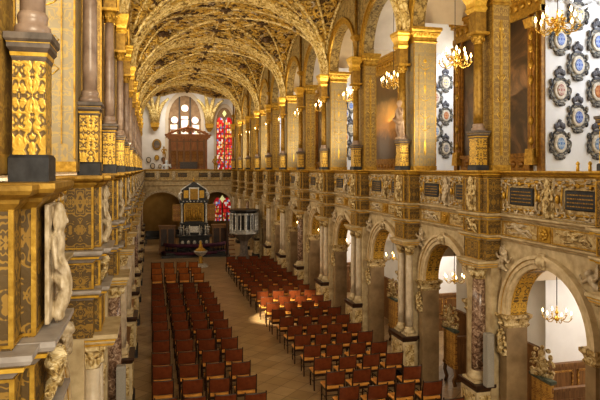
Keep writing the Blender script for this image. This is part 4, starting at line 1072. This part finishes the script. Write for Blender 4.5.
# oval paintings at the left of the organ
for i, (cx, cz, rr, nm) in enumerate(((.62,2.3,.5,'large dark oval'),(-.12,.85,.27,'small blue rimmed oval'),(.62,1.05,.26,'small golden oval'),(.25,.28,.27,'small grey oval'),(1.2,.9,.22,'tiny brown oval'),(.9,.25,.2,'tiny pale oval'))):
    p = thing('oval_painting', '%s painting on white wall beside the organ' % nm, 'painting', (cx, yb_-.02, H+cz), 0, 'oval paintings beside the organ')
    mb = MB(); oval(mb, rr*.85, rr*1.05, 0, -.07); obj('frame', mb.mesh('frame', M['gold_dark' if i in (0,2) else 'shield_frame']), p)
    mb = MB(); oval(mb, rr*.58, rr*.75, -.06, -.09); obj('canvas', mb.mesh('canvas', M['canvas_dark' if i in (0,4) else ('gold' if i == 2 else 'shield_inner')]), p)
# organ
og = thing('chamber_organ', 'carved oak organ case with scrolled crest on gallery above the altar', 'organ', (3.35, 54.3, H-.95), 0)
mb = MB().box(-1.75,1.75,-.3,.6,0,.9).box(-1.85,1.85,-.38,.6,.86,.96).box(-1.7,1.7,-.2,.6,.96,3.7)
obj('case', mb.mesh('case', M['wood_red']), og)
mb = MB()
for q in range(6): mb.box(-1.66+.6*q-.0,-1.56+.6*q+.0+.04,-.3,-.2,.96,3.65)
for q in range(5):
    x0 = -1.5+.6*q; mb.box(x0,x0+.5,-.24,-.2,1.15,1.22); mb.box(x0,x0+.5,-.24,-.2,3.4,3.48); mb.box(x0,x0+.5,-.24,-.2,2.6,2.66)
obj('pilaster_front', mb.mesh('pf', M['wood']), og)
mb = MB()
for q in range(5):
    for i in range(5): mb.lathe(-1.44+.6*q+.1*i,-.2,[(.03,1.25),(.038,1.3),(.038,2.55)],7)
obj('pipe_rank', mb.mesh('pipes', M['wood_gold']), og)
mb = MB().box(-1.8,1.8,-.32,.62,3.65,3.78).box(-1.95,1.95,-.46,.64,3.78,3.95).box(-2.05,2.05,-.55,.66,3.95,4.08)
obj('cornice', mb.mesh('cornice', M['wood_red']), og)
mb = MB()
for s_ in (-1,1):
    for cx, cz, r in ((.45,.28,.22),(.95,.2,.18),(1.4,.14,.13)):
        mb.tube([(s_*(cx+r*(1-.08*i)*cos(i*.65)),-.3,4.1+cz+r*(1-.08*i)*sin(i*.65)) for i in range(10)], .08, 6)
    mb.tube([(s_*1.8,-.3,4.1),(s_*1.5,-.3,4.2),(s_*1.0,-.3,4.42),(s_*.4,-.3,4.6),(0,-.3,4.7)], .11, 6)
mb.ell((0,-.3,4.5),(.25,.1,.28)); mb.ell((0,-.3,4.82),(.1,.08,.12))
obj('crest', mb.mesh('crest', M['wood_red']), og)
mb = MB().box(-.75,.75,-.46,-.32,.98,1.5).box(-.8,.8,-.5,-.3,1.5,1.58)
for q in range(9): mb.box(-.7+.16*q,-.66+.16*q,-.48,-.45,1.0,1.48)
obj('keyboard_grille', mb.mesh('kg', M['wood_dark']), og)
thing('organ_statue', 'small gilt statue beside the organ, red window side', 'statue', (5.75,53.6,H-.1), 0, 'statues beside the organ', fig['gilt_putto'], 1.3)
thing('organ_statue', 'small dark gilt statue beside the organ, oval painting side', 'statue', (1.2,53.6,H+1.0), 0, 'statues beside the organ', fig['gilt_putto'], 1.0)
mb = MB().box(-.18,.18,-.18,.18,0,.06).loft(0,0,[(.12,.12,.06),(.1,.1,1.9),(.18,.18,1.95)])
thing('statue_pedestal', 'slim wooden post carrying a small statue beside the organ', 'pedestal', (1.2,53.6,H-.95), 0, None, mb.mesh('post', M['wood']))
mb = MB().loft(0,0,[(.2,.2,0),(.16,.16,.1),(.16,.16,.75),(.2,.2,.85)])
thing('statue_pedestal', 'short pale pedestal carrying a small statue by the red window', 'pedestal', (5.75,53.6,H-.95), 0, None, mb.mesh('post', M['stone']))
thing('white_figure', 'pale blue and white figure standing on gallery beside the organ', 'statue', (1.4,53.15,H-.95), 0, None, recol(fig['putto'],'pale_blue'), 1.75)

# ------------------------------------------------------------------ altar group
AX, AY = 3.05, 42.6
pf = thing('altar_platform', 'dark stepped platform with purple cushioned rail carrying the altar', 'platform', (AX, AY, 0))
mb = MB().loft(0,-.1,[(2.3,2.0,0),(2.3,2.0,.16),(2.0,1.75,.161),(2.0,1.75,.32)])
obj('steps', mb.mesh('steps', M['black']), pf)
def arcpts(r, z, a0=200, a1=340, n=14, k=.75): return [(r*cos(radians(a0+(a1-a0)*i/n)), -.35+r*k*sin(radians(a0+(a1-a0)*i/n)), z) for i in range(n+1)]
obj('cushion', MB().tube(arcpts(2.2,.78), .13, 8).mesh('cushion', M['purple']), pf)
obj('kneeler', MB().tube(arcpts(2.34,.26), .12, 8).mesh('kneeler', M['purple']), pf)
for p in arcpts(2.12, 0, n=12): obj('baluster', cached('balus', lambda mb: mb.lathe(0,0,[(.05,0),(.05,.05),(.03,.1),(.055,.25),(.03,.4),(.05,.52)],8), 'black'), pf, (p[0],p[1],.16))
al = thing('altar', 'black ebony altar table with silver ornament', 'altar', (AX, AY, .32))
obj('table', MB().loft(0,0,[(1.15,.5,0),(1.15,.5,.08),(1.05,.45,.12),(1.05,.45,.85),(1.2,.55,.9),(1.2,.55,1.0)]).mesh('table', M['black']), al)
mb = MB()
for q in range(5): mb.ell((-.84+.42*q,-.46,.5),(.12,.03,.16),None,10,6)
obj('silver_mount', mb.mesh('mount', M['silver']), al)
rt = thing('altarpiece', 'ebony and silver altarpiece with gilt central panel and winged sides', 'altarpiece', (AX, AY+.25, 1.32))
mb = MB().box(-.95,.95,-.15,.3,0,.75).box(-1.0,1.0,-.22,.3,.72,.82).box(-.82,.82,0,.3,.82,2.3).box(-1.02,1.02,-.2,.32,2.26,2.44).box(-.85,.85,-.05,.3,2.44,3.25)
mb.add([(-.9,-.12,3.25),(.9,-.12,3.25),(.3,-.12,3.62),(0,-.12,3.78),(-.3,-.12,3.62),(-.9,.3,3.25),(.9,.3,3.25),(.3,.3,3.62),(0,.3,3.78),(-.3,.3,3.62)], [(0,1,2,3,4),(9,8,7,6,5),(1,0,5,6),(2,1,6,7),(3,2,7,8),(4,3,8,9),(0,4,9,5)])
obj('case', mb.mesh('case', M['black']), rt)
cp = obj('gilt_panel', MB().box(-.62,.62,-.05,.0,.95,2.2).mesh('panel', M['gold_dark']), rt)
mb = MB()
for q in range(7): mb.cap((-.48+.16*q,-.07,1.05),(-.48+.16*q,-.07,1.5+.12*(q%3)),.06,.05); mb.ell((-.48+.16*q,-.08,1.62+.12*(q%3)),.06)
mb.box(-.7,-.62,-.08,0,.9,2.26); mb.box(.62,.7,-.08,0,.9,2.26); mb.box(-.7,.7,-.08,0,2.18,2.26)
obj('panel_relief', mb.mesh('relief', M['gold']), cp)
for s_ in (-1,1):
    mb = MB().lathe(s_*.86,-.12,[(.1,.82),(.1,.88),(.065,.92),(.06,2.1),(.09,2.18),(.1,2.26)],12); obj('column', mb.mesh('column', M['silver']), rt)
    w = obj('wing', MB().box(s_*1.22-.28,s_*1.22+.28,.02,.1,.95,2.15).mesh('wing', M['wood_gold']), rt)
    mb = MB()
    for z in (1.0,1.55,1.68,2.1): mb.box(s_*1.22-.28,s_*1.22+.28,-.01,.02,z-.02,z+.02)
    mb.box(s_*1.22-.3,s_*1.22-.25,-.01,.02,.95,2.15); mb.box(s_*1.22+.25,s_*1.22+.3,-.01,.02,.95,2.15)
    obj('wing_frame', mb.mesh('wf', M['gold_dark']), w)
    mb = MB().box(s_*.55-.17,s_*.55+.17,-.1,-.05,2.6,3.15); obj('upper_panel', mb.mesh('up', M['gold']), rt)
    mb = MB()
    mb.tube([(s_*(.9+.16*cos(t)),-.1,2.75+.25*sin(t)) for t in [i*.5-1.4 for i in range(8)]], .06, 6); mb.tube([(s_*.98,-.1,2.46),(s_*.98,-.1,2.6),(s_*.9,-.1,3.2),(s_*.6,-.12,3.4),(s_*.2,-.14,3.68)], .04, 6)
    obj('silver_scroll', mb.mesh('scroll', M['silver']), rt)
    obj('silver_statuette', fig['silver'], rt, (s_*.95,-.3,.0), 0, .75); obj('silver_statuette', fig['silver'], rt, (s_*.5,-.25,.0), 0, .6)
obj('upper_panel', MB().box(-.28,.28,-.14,-.05,2.5,3.3).mesh('up', M['gold_dark']), rt)
mb = MB().box(-.34,-.28,-.16,-.05,2.46,3.3).box(.28,.34,-.16,-.05,2.46,3.3).box(-.36,.36,-.18,-.05,3.28,3.36)
for q in range(7): mb.ell((-.75+.25*q,-.2,2.36),(.06,.04,.05),None,8,5)
mb.box(-.4,.4,-.2,-.15,.15,.6)
obj('silver_frame', mb.mesh('sf', M['silver']), rt)
obj('finial', MB().lathe(0,.05,[(.1,3.74),(.05,3.82),(.1,3.9),(.03,4.0),(.01,4.1)],10).mesh('fin', M['gold']), rt)
for i, s_ in enumerate((-1,1)):
    p = thing('altar_screen', 'dark carved wooden screen beside the altar, %s' % ('pulpit side' if s_ > 0 else 'wall side'), 'screen', (AX+s_*1.85, AY+.3, .0), 0, 'altar side screens')
    obj('body', MB().box(-.55,.55,-.25,.25,.32,1.9).box(-.62,.62,-.3,.3,1.9,2.0).box(-.6,.6,-.28,.28,.0,.4).mesh('body', M['wood']), p)
    obj('front_panel', MB().box(-.45,-.05,-.28,-.25,.55,1.75).box(.05,.45,-.28,-.25,.55,1.75).mesh('fp', M['wood_dark']), p)
for i, (dx, dy) in enumerate(((-.75,-.15),(.75,-.15),(-.35,-.2),(.35,-.2))):
    c = thing('altar_candlestick', 'silver candlestick on the altar table, %s from the wall side' % ORD[(0,3,1,2)[i]], 'candlestick', (AX+dx, AY+dy-.2, 1.32), 0, 'silver altar candlesticks')
    obj('stick', cached('cst', lambda mb: mb.lathe(0,0,[(.09,0),(.07,.04),(.025,.08),(.04,.2),(.022,.3),(.06,.42),(.06,.44)],10), 'silver'), c)
    obj('candle', cached('cca', lambda mb: mb.lathe(0,0,[(.022,.44),(.022,.72),(.004,.73)],8), 'candle'), c)
# font
fo = thing('baptismal_font', 'tall gilt silver baptismal font standing in the aisle before the altar', 'font', (3.02, 36.6, 0))
obj('base', MB().lathe(0,0,[(.5,0),(.5,.06),(.42,.1),(.42,.15),(.22,.22)],20).mesh('base', M['silver']), fo)
obj('stem', MB().lathe(0,0,[(.2,.2),(.1,.32),(.14,.45),(.08,.55),(.12,.66)],16).mesh('stem', M['gold']), fo)
obj('bowl', MB().lathe(0,0,[(.1,.64),(.28,.76),(.42,.92),(.44,.98),(.36,1.0)],20).mesh('bowl', M['silver']), fo)
obj('cover', MB().lathe(0,0,[(.36,1.0),(.3,1.08),(.14,1.16),(.1,1.28),(.13,1.34),(.05,1.42),(.08,1.5),(.01,1.62)],16).mesh('cover', M['gold']), fo)
# pulpit
PX, PY = 6.1, 39.2
pu = thing('pulpit', 'ebony and silver pulpit with columns, standing below the arcade', 'pulpit', (PX, PY, 0))
obj('foot', MB().lathe(0,0,[(.5,0),(.5,.15),(.3,.25),(.24,.9),(.3,1.2),(.6,1.5),(.9,1.72)],8,False).mesh('foot', M['grey_stone']), pu)
obj('body', MB().lathe(0,0,[(.8,1.75),(.8,3.1)],8,False).mesh('body', M['silver']), pu)
obj('lower_moulding', MB().lathe(0,0,[(.85,1.68),(.98,1.72),(.98,1.8),(.9,1.84),(.9,1.9)],8,False).mesh('lm', M['silver']), pu)
obj('rail', MB().lathe(0,0,[(.88,3.08),(.92,3.14),(1.02,3.24),(1.02,3.3),(.7,3.31)],8,False).mesh('rail', M['black']), pu)
for i in range(16):
    a = 2*pi*i/16
    rr = .92 if i % 2 == 0 else .86
    obj('column', cached('pcol', lambda mb: mb.lathe(0,0,[(.07,1.9),(.07,1.96),(.045,2.0),(.04,2.9),(.07,3.0),(.07,3.08)],8), 'silver'), pu, (rr*cos(a), rr*sin(a), 0))
for i in range(8):
    a = 2*pi*(i+.5)/8
    o = obj('relief_panel', cached('ppan', lambda mb: (mb.box(-.2,.2,-.02,.02,2.0,2.95), mb.ell((0,-.03,2.5),(.1,.05,.3),None,8,6)), 'black'), pu, (.75*cos(a), .75*sin(a), 0), a+pi/2)
st = thing('pulpit_stair', 'dark wooden stair side rising to the pulpit', 'stair', (PX-.95, PY+.75, 0))
obj('stringer', MB().prof_x([(-.5,0),(.7,0),(.7,3.0),(.4,3.0)], -.08, .0).mesh('stringer', M['wood_dark']), st)
for q in range(6): obj('tread', cached('tread', lambda mb: mb.box(-.0,.4,-.14,.14,-.03,.03), 'wood'), st, (0,-.35+.17*q,.28*(q+1)))
# black benches and people-less choir stalls under the bridge
for i, (bx, by) in enumerate(((.55,49.0),(1.9,49.6))):
    b = thing('choir_bench', 'long black bench under the arch beside the altar, %s row' % ORD[i], 'bench', (bx, by, 0), 0, 'black choir benches')
    obj('seat', MB().box(-.9,.9,-.25,.2,.42,.5).mesh('seat', M['black']), b); obj('backrest', MB().box(-.9,.9,.2,.27,.3,1.0).mesh('back', M['black']), b)
    for s_ in (-1,1): obj('leg', MB().box(s_*.85-.05,s_*.85+.05,-.25,.27,0,.42).mesh('leg', M['black']), b)
# dark stall ends along the wall beside the viewer
for k in range(2, 9):
    b = thing('wall_stall', 'dark oak stall front along the near arcade, %s bay from the viewer' % ORD[k], 'stall', (-.62, YB(k), 0), 0, 'stall fronts along the arcade')
    obj('front', MB().box(-.1,.0,-1.05,1.05,0,1.05).mesh('front', M['wood_dark']), b); obj('top_rail', MB().box(-.15,.05,-1.08,1.08,1.05,1.12).mesh('rail', M['wood']), b)
    obj('panel', MB().box(0,.015,-.95,-.06,.15,.95).box(0,.015,.06,.95,.15,.95).mesh('panel', M['wood']), b)

# ------------------------------------------------------------------ lights
def area(name, loc, target, sx, sy, power, color):
    L = bpy.data.lights.new(name, 'AREA'); L.shape = 'RECTANGLE'; L.size = sx; L.size_y = sy; L.energy = power; L.color = color
    o = bpy.data.objects.new(name, L); COL.objects.link(o); o.location = loc
    o.rotation_euler = (Vector(target)-Vector(loc)).to_track_quat('-Z', 'Y').to_euler(); return o
for j in range(0, 12):
    y = YB(j)
    area('gallery_added_fill', (-2.9, y, H+2.6), (4, y+.5, H+1.2), 2.6, 3.6, 150, (1, .90, .74))  # added fill lamps hidden behind the left piers, no windows stand there
for j in range(0, 12, 2):
    area('aisle_added_fill', (-2.9, YB(j), 2.6), (5, YB(j), 1.6), 2.4, 2.6, 60, (1, .85, .65))  # added lamps out of view in the left aisle, its wall has no windows
for i, y in enumerate((2.2, 10.55, 18.55, 26.55, 34.55, 42.55, 50.2)):  # lamps for unseen windows, assumed from the bright buttress faces
    area('assumed_embrasure_light', (11.45, y, H+2.6), (8.5, y+.6, H+1.8), 3.0, 4.2, 165, (.80, .89, 1))
    area('assumed_embrasure_light', (11.45, y, 2.9), (8.5, y+.4, 2.2), 2.6, 2.6, 140, (1, .92, .82))
area('choir_light', (3.2, 54.2, H+6.2), (3.2, 56.5, H+2), 6, 1.5, 200, (1, .93, .8))
area('choir_light', (-1.2, 55.0, 3.6), (4, 54, 1.5), 2, 2, 25, (1, .75, .4))
area('west_fill_light', (3.2, -9, H+4.5), (3.2, 20, H+1.0), 8, 7, 1250, (1, .88, .68))  # added fill from behind the camera, no window stands there
area('west_vault_fill', (3.2, -8, H+5.2), (3.2, 34, H+6.4), 7, 3.5, 1150, (1, .87, .62))  # added fill out of view, aimed along the vault to brighten it
for j in range(2, 12, 2):  # added lamps hidden in the galleries, brightening the vault from below
    area('gallery_vault_fill', (-1.9, YB(j), H+1.2), (4.6, YB(j)+1, H+7), 1.2, 2.4, 115, (1, .86, .6))
    area('gallery_vault_fill', (8.6, YB(j)-.3, H+1.2), (2.0, YB(j)+1, H+7), 1.0, 2.0, 110, (1, .86, .6))
sp = bpy.data.lights.new('sunbeam', 'SPOT'); sp.energy = 30000; sp.color = (1, .86, .6); sp.spot_size = radians(12); sp.spot_blend = .35; sp.shadow_soft_size = .15
so = bpy.data.objects.new('sunbeam', sp); COL.objects.link(so); so.location = (-2.6, YB(3), H+3.2)
so.rotation_euler = (Vector((4.95, 23.2, .7))-Vector(so.location)).to_track_quat('-Z','Y').to_euler()
w = bpy.data.worlds.new('World'); SC.world = w; w.use_nodes = True
bg = w.node_tree.nodes['Background']; bg.inputs[0].default_value = (1, .92, .8, 1); bg.inputs[1].default_value = .6

# ------------------------------------------------------------------ camera
cd = bpy.data.cameras.new('camera'); cam = bpy.data.objects.new('camera', cd); COL.objects.link(cam)
cam.location = (0, 0, H); cam.rotation_euler = (pi/2, 0, -radians(14.27))
cd.sensor_width = 36; cd.lens = 590/600*36; cd.shift_y = -31/600; cd.clip_start = .05
SC.camera = cam
SC.view_settings.view_transform = 'Standard'; SC.view_settings.look = 'Medium High Contrast'; SC.view_settings.exposure = 0
SC.cycles.max_bounces = 6; SC.cycles.diffuse_bounces = 4; SC.cycles.use_denoising = True
